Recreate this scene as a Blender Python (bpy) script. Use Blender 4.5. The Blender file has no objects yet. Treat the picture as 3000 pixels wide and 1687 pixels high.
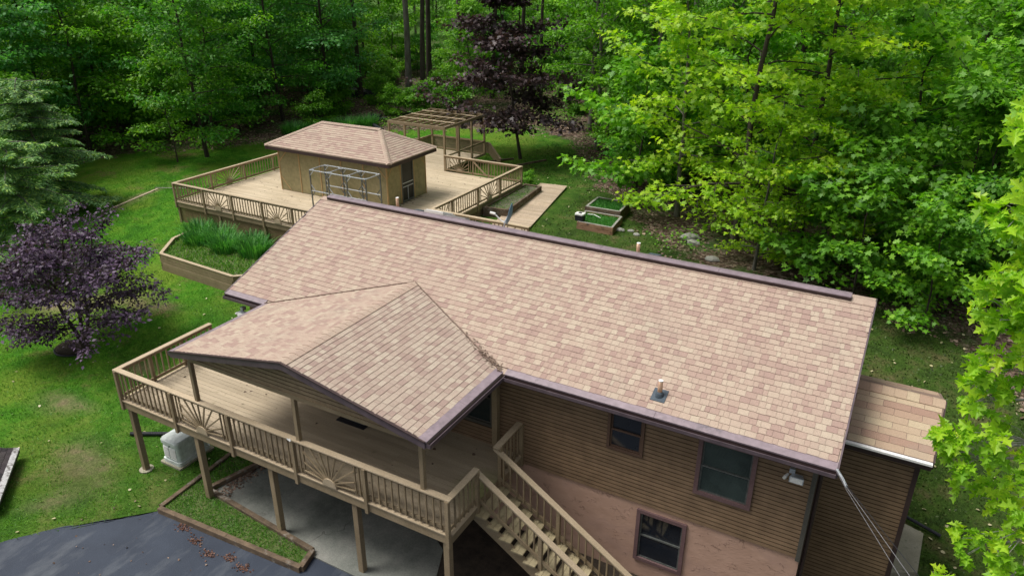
import bpy, math, random
import numpy as np
from mathutils import Vector, Matrix
sc = bpy.context.scene
COL = sc.collection
RD = random.Random(7)
NP = np.random.RandomState(11)

# ------------------------------------------------------------------ camera, sky, sun, exposure
CAMP = Vector((15.7018, -12.2864, 8.4129))
cr = Vector((0.8761992840, 0.4819311788, 0.0041416788))
cu = Vector((-0.2007194190, 0.3570882590, 0.9122497959))
cf = Vector((-0.4381626747, 0.8001439334, -0.4096134231))
cam = bpy.data.cameras.new('camera')
cam.lens = 36.0 * 2149.17 / 3000.0
cam.sensor_width = 36.0
cam.clip_start = 0.1
cam.clip_end = 1500.0
co = bpy.data.objects.new('camera', cam)
COL.objects.link(co)
m = Matrix.Identity(4)
for i in range(3):
    m[i][0], m[i][1], m[i][2], m[i][3] = cr[i], cu[i], -cf[i], CAMP[i]
co.matrix_world = m
sc.camera = co

SUN_EL, SUN_ROT = math.radians(64), math.radians(245)
world = bpy.data.worlds.new('World')
sc.world = world
world.use_nodes = True
wn = world.node_tree
bg = wn.nodes['Background']
sky = wn.nodes.new('ShaderNodeTexSky')
sky.sky_type = 'NISHITA'
sky.sun_disc = False
sky.sun_elevation = SUN_EL
sky.sun_rotation = SUN_ROT
sky.air_density = 1.0
sky.dust_density = 6.0
sky.ozone_density = 0.6
hs = wn.nodes.new('ShaderNodeHueSaturation')  # overcast: a whiter sky
hs.inputs['Saturation'].default_value = 0.30
wn.links.new(sky.outputs[0], hs.inputs['Color'])
wn.links.new(hs.outputs[0], bg.inputs[0])
bg.inputs[1].default_value = 0.13
sl = bpy.data.lights.new('sun', 'SUN')
sl.energy = 3.0
sl.angle = math.radians(26)
sl.color = (1.0, 0.955, 0.89)
so = bpy.data.objects.new('sun', sl)
COL.objects.link(so)
sd = Vector((math.sin(SUN_ROT) * math.cos(SUN_EL), math.cos(SUN_ROT) * math.cos(SUN_EL), math.sin(SUN_EL)))
so.rotation_euler = sd.to_track_quat('Z', 'Y').to_euler()
so.location = (0, 0, 60)
sc.view_settings.view_transform = 'Standard'
sc.view_settings.look = 'None'
sc.view_settings.exposure = 0.0
sc.view_settings.gamma = 1.0
sc.view_settings.use_curve_mapping = False

# ------------------------------------------------------------------ object helpers
WM = {}


def tag(o, label=None, cat=None, group=None, kind=None):
    if label: o['label'] = label
    if cat: o['category'] = cat
    if group: o['group'] = group
    if kind: o['kind'] = kind
    return o


def thing(name, label, cat, loc=(0, 0, 0), group=None):
    o = bpy.data.objects.new(name, None)
    o.empty_display_size = 0.2
    COL.objects.link(o)
    o.location = loc
    WM[o] = Matrix.Translation(Vector(loc))
    return tag(o, label, cat, group)


def link(name, me, parent=None, mw=None):
    o = bpy.data.objects.new(name, me)
    COL.objects.link(o)
    mw = mw if mw is not None else Matrix.Identity(4)
    if parent is not None:
        o.parent = parent
        o.matrix_parent_inverse = WM[parent].inverted()
    o.matrix_basis = mw
    WM[o] = mw
    return o


def mesh_np(name, verts, loops, starts, mat, tone=None, smooth=False):
    me = bpy.data.meshes.new(name)
    verts = np.asarray(verts, dtype=np.float32)
    loops = np.asarray(loops, dtype=np.int32)
    starts = np.asarray(starts, dtype=np.int32)
    me.vertices.add(len(verts))
    me.vertices.foreach_set('co', verts.ravel())
    me.loops.add(len(loops))
    me.loops.foreach_set('vertex_index', loops)
    me.polygons.add(len(starts))
    me.polygons.foreach_set('loop_start', starts)
    me.update(calc_edges=True)
    if smooth:
        me.polygons.foreach_set('use_smooth', np.ones(len(starts), dtype=bool))
    if tone is not None:
        a = me.attributes.new('tone', 'FLOAT', 'POINT')
        a.data.foreach_set('value', np.asarray(tone, dtype=np.float32))
    if mat: me.materials.append(mat)
    me.validate()
    return me


class MB:
    def __init__(s):
        s.v, s.f, s.t, s.tone, s.mi = [], [], [], 0.5, {}

    def add(s, vs, fs):
        n = len(s.v)
        s.v += [tuple(p) for p in vs]
        s.t += [s.tone] * len(vs)
        s.f += [tuple(n + i for i in f) for f in fs]

    def hexa(s, p):  # 8 points: bottom 4 ccw, top 4 ccw
        s.add(p, [(3, 2, 1, 0), (4, 5, 6, 7), (0, 1, 5, 4), (1, 2, 6, 5), (2, 3, 7, 6), (3, 0, 4, 7)])

    def box(s, x0, x1, y0, y1, z0, z1):
        s.hexa([(x0, y0, z0), (x1, y0, z0), (x1, y1, z0), (x0, y1, z0), (x0, y0, z1), (x1, y0, z1), (x1, y1, z1), (x0, y1, z1)])

    def beam(s, a, b, w, h, up=(0, 0, 1)):
        a, b, up = Vector(a), Vector(b), Vector(up)
        d = (b - a).normalized()
        sd_ = d.cross(up)
        if sd_.length < 1e-4: sd_ = d.cross(Vector((1, 0, 0)))
        sd_.normalize()
        n = sd_.cross(d).normalized()
        sd_ *= w / 2; n *= h / 2
        s.hexa([a - sd_ - n, a + sd_ - n, b + sd_ - n, b - sd_ - n, a - sd_ + n, a + sd_ + n, b + sd_ + n, b - sd_ + n])

    def tube(s, pts, rad, k=8, caps=True):
        pts = [Vector(p) for p in pts]
        if not hasattr(rad, '__len__'): rad = [rad] * len(pts)
        vs = []
        for i, p in enumerate(pts):
            d = (pts[min(i + 1, len(pts) - 1)] - pts[max(i - 1, 0)]).normalized()
            u = d.cross(Vector((0.13, 0.21, 1)))
            if u.length < 0.05: u = d.cross(Vector((1, 0, 0)))
            u.normalize(); w = d.cross(u)
            for j in range(k):
                a = 2 * math.pi * j / k
                vs.append(p + (u * math.cos(a) + w * math.sin(a)) * rad[i])
        fs = []
        for i in range(len(pts) - 1):
            for j in range(k):
                fs.append((i * k + j, i * k + (j + 1) % k, (i + 1) * k + (j + 1) % k, (i + 1) * k + j))
        if caps:
            fs.append(tuple(range(k))[::-1]); fs.append(tuple((len(pts) - 1) * k + j for j in range(k)))
        s.add(vs, fs)

    def prism(s, poly, z0, z1):
        n = len(poly)
        vs = [(p[0], p[1], z0) for p in poly] + [(p[0], p[1], z1) for p in poly]
        s.add(vs, [tuple(range(n))[::-1], tuple(range(n, 2 * n))] + [(i, (i + 1) % n, n + (i + 1) % n, n + i) for i in range(n)])

    def mesh(s, name, mat, smooth=False):
        me = bpy.data.meshes.new(name)
        me.from_pydata(s.v, [], s.f)
        a = me.attributes.new('tone', 'FLOAT', 'POINT')
        a.data.foreach_set('value', s.t)
        me.materials.append(mat)
        if s.mi:
            me.materials.append(s.edge)
            for q in s.mi: me.polygons[q].material_index = 1
        if smooth: me.polygons.foreach_set('use_smooth', [True] * len(s.f))
        me.update()
        return me

    def build(s, name, mat, parent=None, smooth=False):
        return link(name, s.mesh(name, mat, smooth), parent)


CUBES = {}


def beam(name, mat, parent, a, b, w, h, up=(0, 0, 1)):
    """one straight piece of timber: a shared, slightly chamfered unit block stretched between a and b"""
    if mat.name not in CUBES:
        mb = MB(); c = 0.5; e = 0.06
        # octagonal chamfered section along X
        sec = [(-c + e, -c), (c - e, -c), (c, -c + e), (c, c - e), (c - e, c), (-c + e, c), (-c, c - e), (-c, -c + e)]
        vs = [(-c, y, z) for y, z in sec] + [(c, y, z) for y, z in sec]
        mb.add(vs, [tuple(range(8))[::-1], tuple(range(8, 16))] + [(i, (i + 1) % 8, 8 + (i + 1) % 8, 8 + i) for i in range(8)])
        CUBES[mat.name] = mb.mesh('timber_' + mat.name, mat)
    a, b, up = Vector(a), Vector(b), Vector(up)
    d = b - a; L = d.length; d.normalize()
    sy = up.cross(d)
    if sy.length < 1e-4: sy = Vector((0, 1, 0)).cross(d)
    sy.normalize(); sz = d.cross(sy)
    c = (a + b) / 2
    mw = Matrix(((d.x * L, sy.x * w, sz.x * h, c.x), (d.y * L, sy.y * w, sz.y * h, c.y), (d.z * L, sy.z * w, sz.z * h, c.z), (0, 0, 0, 1)))
    return link(name, CUBES[mat.name], parent, mw)


# ------------------------------------------------------------------ material helpers
def new_mat(name):
    mt = bpy.data.materials.new(name); mt.use_nodes = True
    nt = mt.node_tree
    return mt, nt, nt.nodes['Principled BSDF']


def N(nt, t, **kw):
    n = nt.nodes.new(t)
    for k, v in kw.items():
        if hasattr(n, k): setattr(n, k, v)
    return n


def pos(nt, scale=(1, 1, 1)):
    g = N(nt, 'ShaderNodeNewGeometry')
    mp = N(nt, 'ShaderNodeMapping'); mp.inputs['Scale'].default_value = scale
    nt.links.new(g.outputs['Position'], mp.inputs['Vector'])
    return mp.outputs[0]


def noise(nt, vec, scale, detail=4, rough=0.6):
    n = N(nt, 'ShaderNodeTexNoise'); n.inputs['Scale'].default_value = scale
    n.inputs['Detail'].default_value = detail; n.inputs['Roughness'].default_value = rough
    nt.links.new(vec, n.inputs['Vector'])
    return n.outputs['Fac']


def ramp(nt, fac, stops, interp='LINEAR'):
    r = N(nt, 'ShaderNodeValToRGB'); r.color_ramp.interpolation = interp
    el = r.color_ramp.elements
    while len(el) < len(stops): el.new(0.5)
    for e, (p, c) in zip(el, stops):
        e.position = p; e.color = (c[0], c[1], c[2], 1) if hasattr(c, '__len__') else (c, c, c, 1)
    nt.links.new(fac, r.inputs[0])
    return r.outputs[0]


def mixc(nt, fac, a, b, mode='MIX'):
    n = N(nt, 'ShaderNodeMix'); n.data_type = 'RGBA'; n.blend_type = mode
    for sock, val in ((n.inputs[0], fac), (n.inputs[6], a), (n.inputs[7], b)):
        if hasattr(val, 'links'): nt.links.new(val, sock)
        elif hasattr(val, '__len__'): sock.default_value = (val[0], val[1], val[2], 1)
        else: sock.default_value = val
    return n.outputs[2]


def bump(nt, bs, h, strength, dist):
    b = N(nt, 'ShaderNodeBump'); b.inputs['Strength'].default_value = strength; b.inputs['Distance'].default_value = dist
    nt.links.new(h, b.inputs['Height']); nt.links.new(b.outputs[0], bs.inputs['Normal'])


def simple(name, c1, c2, scale=3.0, rough=0.7, stretch=(1, 1, 1), vary=0.0, bumpd=0.0, grime=None, metal=0.0, spec=0.3, fine=40.0):
    mt, nt, bs = new_mat(name)
    v = pos(nt, stretch)
    col = ramp(nt, noise(nt, v, scale), [(0.3, c1), (0.7, c2)])
    f2 = ramp(nt, noise(nt, pos(nt), fine, 2), [(0.25, 0.78), (0.75, 1.15)])
    col = mixc(nt, 1.0, col, f2, 'MULTIPLY')
    if vary:
        oi = N(nt, 'ShaderNodeObjectInfo')
        rr = ramp(nt, oi.outputs['Random'], [(0, 1 - vary), (1, 1 + vary)])
        col = mixc(nt, 1.0, col, rr, 'MULTIPLY')
    if grime:
        g = ramp(nt, noise(nt, pos(nt), grime[1], 6, 0.7), [(grime[2], 0.0), (grime[2] + 0.12, 1.0)])
        col = mixc(nt, g, col, grime[0])
    nt.links.new(col, bs.inputs['Base Color'])
    bs.inputs['Roughness'].default_value = rough; bs.inputs['Metallic'].default_value = metal
    bs.inputs['Specular IOR Level'].default_value = spec
    if bumpd: bump(nt, bs, noise(nt, v, scale * 6, 5), 0.6, bumpd)
    return mt


TAN = simple('tan_painted_wood', (0.24, 0.183, 0.11), (0.31, 0.24, 0.152), 2.5, 0.6, (1, 1, 1), 0.14, 0.002, ((0.20, 0.165, 0.10), 3.5, 0.60))
CAPM = simple('tan_rail_cap_wood', (0.40, 0.32, 0.212), (0.49, 0.395, 0.275), 1.6, 0.55, (1, 1, 1), 0.05, 0.001, ((0.36, 0.30, 0.20), 2.5, 0.64))
DECKF = simple('tan_deck_board_wood', (0.35, 0.285, 0.195), (0.435, 0.36, 0.255), 1.3, 0.62, (0.5, 3, 1), 0.08, 0.002, ((0.25, 0.205, 0.13), 2.2, 0.60))
def moss_patch(mt, cx, cy, rad):
    nt = mt.node_tree; bs = nt.nodes['Principled BSDF']; src = bs.inputs['Base Color'].links[0].from_socket
    g = N(nt, 'ShaderNodeNewGeometry'); d = N(nt, 'ShaderNodeVectorMath'); d.operation = 'DISTANCE'; d.inputs[1].default_value = (cx, cy, -2.4)
    nt.links.new(g.outputs['Position'], d.inputs[0])
    f = ramp(nt, d.outputs['Value'], [(0.15 * rad, 0.75), (rad * .9, 0.0)])
    nt.links.new(mixc(nt, f, src, (0.17, 0.19, 0.055)), bs.inputs['Base Color'])


moss_patch(DECKF, 8.95, -1.1, 1.0)
DECKP = simple('weathered_deck_board_wood', (0.44, 0.36, 0.245), (0.56, 0.47, 0.335), 0.9, 0.75, (0.6, 2, 1), 0.10, 0.002, ((0.19, 0.15, 0.09), 7.0, 0.64))
PLANK = simple('pinkish_weathered_plank', (0.40, 0.31, 0.22), (0.50, 0.40, 0.30), 1.2, 0.8, (1, 3, 1), 0.12, 0.003, ((0.16, 0.12, 0.085), 9.0, 0.60))
DARKTAN = simple('olive_tan_tread_wood', (0.33, 0.28, 0.16), (0.39, 0.33, 0.205), 1.0, 0.65, (1, 1, 1), 0.06, 0.0, ((0.20, 0.24, 0.06), 0.8, 0.66), fine=9)
LATT = simple('brown_lattice_wood', (0.26, 0.185, 0.10), (0.33, 0.24, 0.14), 2.0, 0.8, (1, 1, 1), 0.0, 0.0)
TIMBER = simple('weathered_landscape_timber', (0.07, 0.052, 0.036), (0.18, 0.13, 0.085), 3.5, 0.9, (1, 1, 1), 0.2, 0.006, ((0.25, 0.23, 0.20), 3.0, 0.56))
SLEEPER = simple('red_brown_timber', (0.17, 0.09, 0.05), (0.34, 0.21, 0.13), 3.0, 0.9, (0.7, 0.7, 3), 0.2, 0.006, ((0.06, 0.05, 0.04), 4.0, 0.55))
GREYT = simple('grey_weathered_timber', (0.20, 0.20, 0.18), (0.34, 0.33, 0.29), 5, 0.9, (1, 1, 1), 0.15, 0.004)
SIDE = simple('brown_vinyl_siding', (0.205, 0.134, 0.078), (0.235, 0.157, 0.094), 0.7, 0.5, (1, 1, 1), 0.05, 0.0, spec=0.35, fine=3)
SIDET = simple('tan_vinyl_siding', (0.25, 0.185, 0.115), (0.30, 0.22, 0.14), 0.9, 0.5, (1, 1, 3), 0.03, 0.0, spec=0.35, fine=12)
FASC = simple('purple_brown_fascia_metal', (0.085, 0.062, 0.073), (0.12, 0.09, 0.102), 2.0, 0.4, (1, 1, 1), 0.03, 0.0, spec=0.5, fine=6)
APRON = simple('faded_mauve_gutter_guard_metal', (0.215, 0.17, 0.19), (0.28, 0.225, 0.25), 0.8, 0.38, (0.4, 3, 1), 0.0, 0.0, ((0.11, 0.098, 0.11), 1.4, 0.56), spec=0.5, fine=8)
LAPSHADOW = simple('painted_siding_lap_shadow', (0.055, 0.036, 0.022), (0.075, 0.05, 0.03), 3, 0.7, spec=0.1)  # shadow line under each siding lap, put into the colour
VENTM = simple('mauve_ridge_vent_metal', (0.19, 0.15, 0.17), (0.25, 0.195, 0.22), 2.0, 0.4, spec=0.5, fine=6)
DKBR = simple('dark_brown_trim_metal', (0.045, 0.028, 0.028), (0.065, 0.042, 0.04), 2.0, 0.5, (1, 1, 1))
CORNR = simple('grey_brown_corner_trim', (0.075, 0.072, 0.062), (0.10, 0.095, 0.08), 2.0, 0.5)
FRAMEM = simple('mauve_window_frame_paint', (0.14, 0.085, 0.085), (0.185, 0.115, 0.115), 2.0, 0.5)
ALU = simple('weathered_galvanised_metal', (0.42, 0.46, 0.50), (0.58, 0.62, 0.66), 8, 0.4, metal=0.55)
GREYSTEEL = simple('dark_grey_metal_tube', (0.10, 0.11, 0.10), (0.17, 0.18, 0.17), 8, 0.5, metal=0.3)
WHITE = simple('white_paint', (0.72, 0.72, 0.70), (0.82, 0.82, 0.80), 4, 0.45)
GENW = simple('pale_grey_enamel', (0.60, 0.66, 0.64), (0.66, 0.71, 0.69), 2, 0.38, fine=8)
BLACKP = simple('black_plastic', (0.012, 0.013, 0.017), (0.03, 0.032, 0.04), 9, 0.5)
BLUEG = simple('blue_grey_dish_enamel', (0.10, 0.19, 0.27), (0.14, 0.24, 0.33), 4, 0.4)
PIPEM = simple('copper_brown_vent_pipe', (0.42, 0.25, 0.15), (0.60, 0.42, 0.30), 14, 0.35, metal=0.3)
RUBBER = simple('blue_grey_rubber_flashing', (0.05, 0.07, 0.09), (0.08, 0.105, 0.13), 6, 0.6)
SCREEN = simple('olive_gold_screen_mesh', (0.27, 0.235, 0.12), (0.34, 0.295, 0.16), 0.7, 0.7, (1, 1, 0.6), 0.06, 0.01, ((0.19, 0.185, 0.085), 0.9, 0.55), fine=5)
BATTEN = simple('orange_tan_batten_wood', (0.42, 0.28, 0.13), (0.50, 0.34, 0.17), 3, 0.7)
DSCREEN = simple('black_door_screen', (0.012, 0.014, 0.012), (0.03, 0.032, 0.028), 2, 0.4)
ROCK = simple('grey_field_stone', (0.22, 0.22, 0.20), (0.38, 0.37, 0.34), 4, 0.9, bumpd=0.02)
CONC = simple('pitted_concrete', (0.24, 0.225, 0.16), (0.36, 0.34, 0.26), 2.5, 0.9, bumpd=0.004, grime=((0.16, 0.16, 0.10), 5, 0.55))
SOIL = simple('dark_mulch_soil', (0.022, 0.018, 0.014), (0.06, 0.045, 0.032), 5, 0.95, bumpd=0.03)
BARKD = simple('dark_bark', (0.035, 0.028, 0.022), (0.085, 0.07, 0.055), 2.5, 0.95, (3, 3, 0.5), 0.25, 0.03)
BARKG = simple('grey_lichen_bark', (0.085, 0.075, 0.062), (0.20, 0.19, 0.165), 2.2, 0.95, (2, 2, 0.6), 0.25, 0.03)
CABLE = simple('dull_grey_cable_sheath', (.15, .15, .16), (.22, .22, .23), 9, .6)
TWIG = simple('pale_grey_twig_bark', (0.26, 0.25, 0.23), (0.36, 0.34, 0.31), 5, 0.9)


def glass(name, c, rough=0.06):
    mt, nt, bs = new_mat(name)
    col = ramp(nt, noise(nt, pos(nt), 1.5), [(0.3, [x * 0.7 for x in c]), (0.7, c)])
    nt.links.new(col, bs.inputs['Base Color'])
    bs.inputs['Roughness'].default_value = rough
    bs.inputs['Specular IOR Level'].default_value = 0.6
    return mt


PANE = glass('dark_window_glass', (0.018, 0.022, 0.03))
PANEG = glass('greenish_dark_window_glass', (0.012, 0.025, 0.028))


def stucco():
    mt, nt, bs = new_mat('pink_trowelled_stucco')
    v = pos(nt, (1, 1, 1.6))
    dv = noise(nt, v, 2.2, 4)
    base = ramp(nt, dv, [(0.3, (0.43, 0.27, 0.195)), (0.7, (0.52, 0.335, 0.25))])
    wv = N(nt, 'ShaderNodeTexVoronoi'); wv.feature = 'DISTANCE_TO_EDGE'; wv.inputs['Scale'].default_value = 3.1
    mv = N(nt, 'ShaderNodeVectorMath'); mv.operation = 'ADD'
    nn = N(nt, 'ShaderNodeTexNoise'); nn.inputs['Scale'].default_value = 2.6; nn.inputs['Detail'].default_value = 5
    nt.links.new(v, nn.inputs['Vector']); nt.links.new(v, mv.inputs[0]); nt.links.new(nn.outputs['Color'], mv.inputs[1])
    nt.links.new(mv.outputs[0], wv.inputs['Vector'])
    ridge = ramp(nt, wv.outputs['Distance'], [(0.0, 1.0), (0.035, 0.0)])
    gate = ramp(nt, noise(nt, v, 3.5, 3), [(0.52, 0.0), (0.60, 1.0)])
    rg = mixc(nt, 1.0, ridge, gate, 'MULTIPLY')
    col = mixc(nt, rg, base, (0.24, 0.14, 0.10))
    col = mixc(nt, ramp(nt, noise(nt, pos(nt, (0.6, 1, 1)), 1.1, 4), [(0.55, 0.0), (0.75, 0.55)]), col, (0.37, 0.24, 0.20))
    nt.links.new(col, bs.inputs['Base Color']); bs.inputs['Roughness'].default_value = 0.9
    hs = mixc(nt, 0.5, rg, noise(nt, v, 14, 4))
    bump(nt, bs, hs, 0.8, 0.02)
    return mt


STUC = stucco()


def shingle_mat(name, light, mid, dark, stain=0.35):
    mt, nt, bs = new_mat(name)
    at = N(nt, 'ShaderNodeAttribute'); at.attribute_name = 'tone'
    col = ramp(nt, at.outputs['Fac'], [(0.0, dark), (0.22, mid), (0.5, [(a + b) / 2 for a, b in zip(mid, light)]), (0.78, [m_ * 1.04 for m_ in mid]), (1.0, light)])
    gr = ramp(nt, noise(nt, pos(nt), 70, 3, 0.75), [(0.3, 0.74), (0.7, 1.24)])
    col = mixc(nt, 1.0, col, gr, 'MULTIPLY')
    st = ramp(nt, noise(nt, pos(nt, (1, 1, 1)), 0.75, 5, 0.62), [(0.56, 0.0), (0.74, stain)])
    col = mixc(nt, st, col, (0.30, 0.265, 0.215))
    nt.links.new(col, bs.inputs['Base Color']); bs.inputs['Roughness'].default_value = 0.93
    bs.inputs['Specular IOR Level'].default_value = 0.15
    bump(nt, bs, noise(nt, pos(nt), 90, 3), 0.5, 0.004)
    return mt


SH = shingle_mat('pink_tan_asphalt_shingle', (0.44, 0.365, 0.285), (0.38, 0.283, 0.23), (0.335, 0.237, 0.20))
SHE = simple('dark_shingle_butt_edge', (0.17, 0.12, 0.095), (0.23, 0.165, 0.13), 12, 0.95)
SHP = shingle_mat('stained_tan_asphalt_shingle', (0.42, 0.355, 0.285), (0.355, 0.278, 0.228), (0.312, 0.23, 0.195), 0.8)
SHW = shingle_mat('three_tab_tan_asphalt_shingle', (0.45, 0.375, 0.255), (0.36, 0.255, 0.185), (0.31, 0.205, 0.155), 0.5)
SHG = shingle_mat('black_garage_shingle', (0.06, 0.05, 0.055), (0.045, 0.04, 0.042), (0.03, 0.028, 0.03), 0.1)


def leaf_mat(name, ca, cb, cc, transl=0.45, vary=0.18, rough=0.55, gloss=0.025):
    mt, nt, bs = new_mat(name)
    nt.nodes.remove(bs)
    at = N(nt, 'ShaderNodeAttribute'); at.attribute_name = 'tone'
    col = ramp(nt, at.outputs['Fac'], [(0.0, ca), (0.5, cb), (1.0, cc)])
    oi = N(nt, 'ShaderNodeObjectInfo')
    rr = ramp(nt, oi.outputs['Random'], [(0, (1 - vary, 1 - vary, 1 - vary)), (1, (1 + vary * 1.3, 1 + vary, 1 - vary * .3))])
    col = mixc(nt, 1.0, col, rr, 'MULTIPLY')
    d = N(nt, 'ShaderNodeBsdfDiffuse'); t = N(nt, 'ShaderNodeBsdfTranslucent'); g = N(nt, 'ShaderNodeBsdfGlossy')
    g.inputs['Roughness'].default_value = rough; g.inputs['Color'].default_value = (1, 1, 1, 1)
    nt.links.new(col, d.inputs[0])
    tc = mixc(nt, 1.0, col, (1.15, 1.25, 0.6), 'MULTIPLY'); nt.links.new(tc, t.inputs[0])
    m1 = N(nt, 'ShaderNodeMixShader'); m1.inputs[0].default_value = transl
    nt.links.new(d.outputs[0], m1.inputs[1]); nt.links.new(t.outputs[0], m1.inputs[2])
    m2 = N(nt, 'ShaderNodeMixShader'); m2.inputs[0].default_value = gloss
    nt.links.new(m1.outputs[0], m2.inputs[1]); nt.links.new(g.outputs[0], m2.inputs[2])
    nt.links.new(m2.outputs[0], nt.nodes['Material Output'].inputs[0])
    return mt


L_DEEP = leaf_mat('deep_green_maple_leaf', (0.03, 0.15, 0.012), (0.075, 0.29, 0.022), (0.17, 0.45, 0.03))
L_MID = leaf_mat('bright_green_leaf', (0.05, 0.17, 0.009), (0.12, 0.34, 0.016), (0.26, 0.52, 0.022))
L_YEL = leaf_mat('yellow_green_oak_leaf', (0.15, 0.34, 0.012), (0.31, 0.55, 0.018), (0.52, 0.70, 0.024), vary=0.06, transl=0.5)
L_LIME = leaf_mat('fresh_lime_green_leaf', (0.08, 0.26, 0.012), (0.17, 0.44, 0.020), (0.32, 0.60, 0.025), vary=0.12)
L_OAK = leaf_mat('lime_green_oak_leaf', (0.16, 0.38, 0.012), (0.32, 0.60, 0.02), (0.56, 0.76, 0.03), vary=0.08, transl=0.5)
L_BLUE = leaf_mat('blue_green_leaf', (0.035, 0.17, 0.04), (0.08, 0.31, 0.065), (0.18, 0.47, 0.09))
L_PURP = leaf_mat('dark_purple_plum_leaf', (0.026, 0.014, 0.03), (0.075, 0.044, 0.092), (0.18, 0.115, 0.21), 0.25, 0.0, 0.5, 0.03)
L_MAPL = leaf_mat('dark_maroon_maple_leaf', (0.016, 0.009, 0.011), (0.036, 0.021, 0.024), (0.085, 0.045, 0.048), 0.25, 0.0, 0.5, 0.03)
L_HEM = leaf_mat('hemlock_needle_green', (0.11, 0.25, 0.09), (0.24, 0.46, 0.17), (0.48, 0.68, 0.15), 0.3)
L_GRASS = leaf_mat('lawn_grass_blade', (0.042, 0.17, 0.010), (0.088, 0.27, 0.015), (0.20, 0.38, 0.03), 0.3, 0.0)
L_TALL = leaf_mat('ornamental_grass_blade', (0.025, 0.13, 0.02), (0.06, 0.26, 0.045), (0.16, 0.42, 0.09), 0.35, 0.1)
L_LITTER = leaf_mat('dead_brown_leaf', (0.08, 0.05, 0.036), (0.17, 0.115, 0.085), (0.33, 0.245, 0.185), 0.05, 0.0)
L_RUST = leaf_mat('rust_brown_catkin', (0.05, 0.025, 0.018), (0.10, 0.045, 0.03), (0.17, 0.085, 0.055), 0.05, 0.0)
L_PALE = leaf_mat('pale_fallen_leaf', (0.35, 0.33, 0.17), (0.48, 0.44, 0.26), (0.62, 0.58, 0.40), 0.05, 0.0)


# ------------------------------------------------------------------ terrain
def sm(t):
    t = np.clip(t, 0, 1); return t * t * (3 - 2 * t)


def ground_z(x, y):
    x = np.asarray(x, float); y = np.asarray(y, float)
    a = -4.73 + 1.58 * np.clip((y - .6) / 9.4, 0, 1)
    a = a + 0.35 * np.clip((y - 10) / 6, 0, 1) + 0.2 * np.clip((y - 16) / 14, 0, 1) + 0.035 * np.clip(y - 30, 0, 400)
    b = -4.73 + 1.83 * sm((y - 4.5) / 8.5) + 0.1 * np.clip((y - 13) / 3, 0, 1) + 0.2 * np.clip((y - 16) / 14, 0, 1) + 0.035 * np.clip(y - 30, 0, 400)
    w = sm((x - 12) / 4)
    z = a * (1 - w) + b * w
    return z + 0.02 * np.sin(x * 0.9 + y * 0.35) * np.cos(y * 0.7 - x * 0.2) * np.clip(y / 4, 0, 1)


EDGE = [(-60, 6), (-34, 9), (-28.0, 12.5), (-27.9, 14.7), (-26.6, 16.8), (-24.3, 18.9), (-22.7, 20.7), (-21.4, 22.6), (-20.5, 26.5), (-18.0, 28.3), (-15.9, 29.0), (-12.5, 31.5), (-8, 33.5), (-4.1, 31.8),
        (-1.0, 27.5), (0.5, 24.5), (3.2, 21.9), (5.6, 18.6), (8.1, 15.9), (11.3, 15.5), (14.2, 15.7), (16.4, 14.1), (18.2, 13.2), (20.5, 9.5), (24, 6), (34, 2), (60, -4)]
EX = np.array([p[0] for p in EDGE], float); EY = np.array([p[1] for p in EDGE], float)


def forest_side(x, y):
    """signed metres beyond the woodland edge (positive inside the wood)"""
    return np.asarray(y, float) - np.interp(x, EX, EY)


DIRT = [(-2.9, -3.4, 1.35, .65, -.5), (-6.6, -1.6, .9, .4, 0), (-2.2, -4.6, .8, .3, .8), (-19.3, 10.7, .25, 1.6, .1), (-9.8, 3.6, 1.4, .3, .3), (-6.2, 1.0, .6, .3, 0), (-12, 3, 2.2, .5, .5)]


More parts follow.
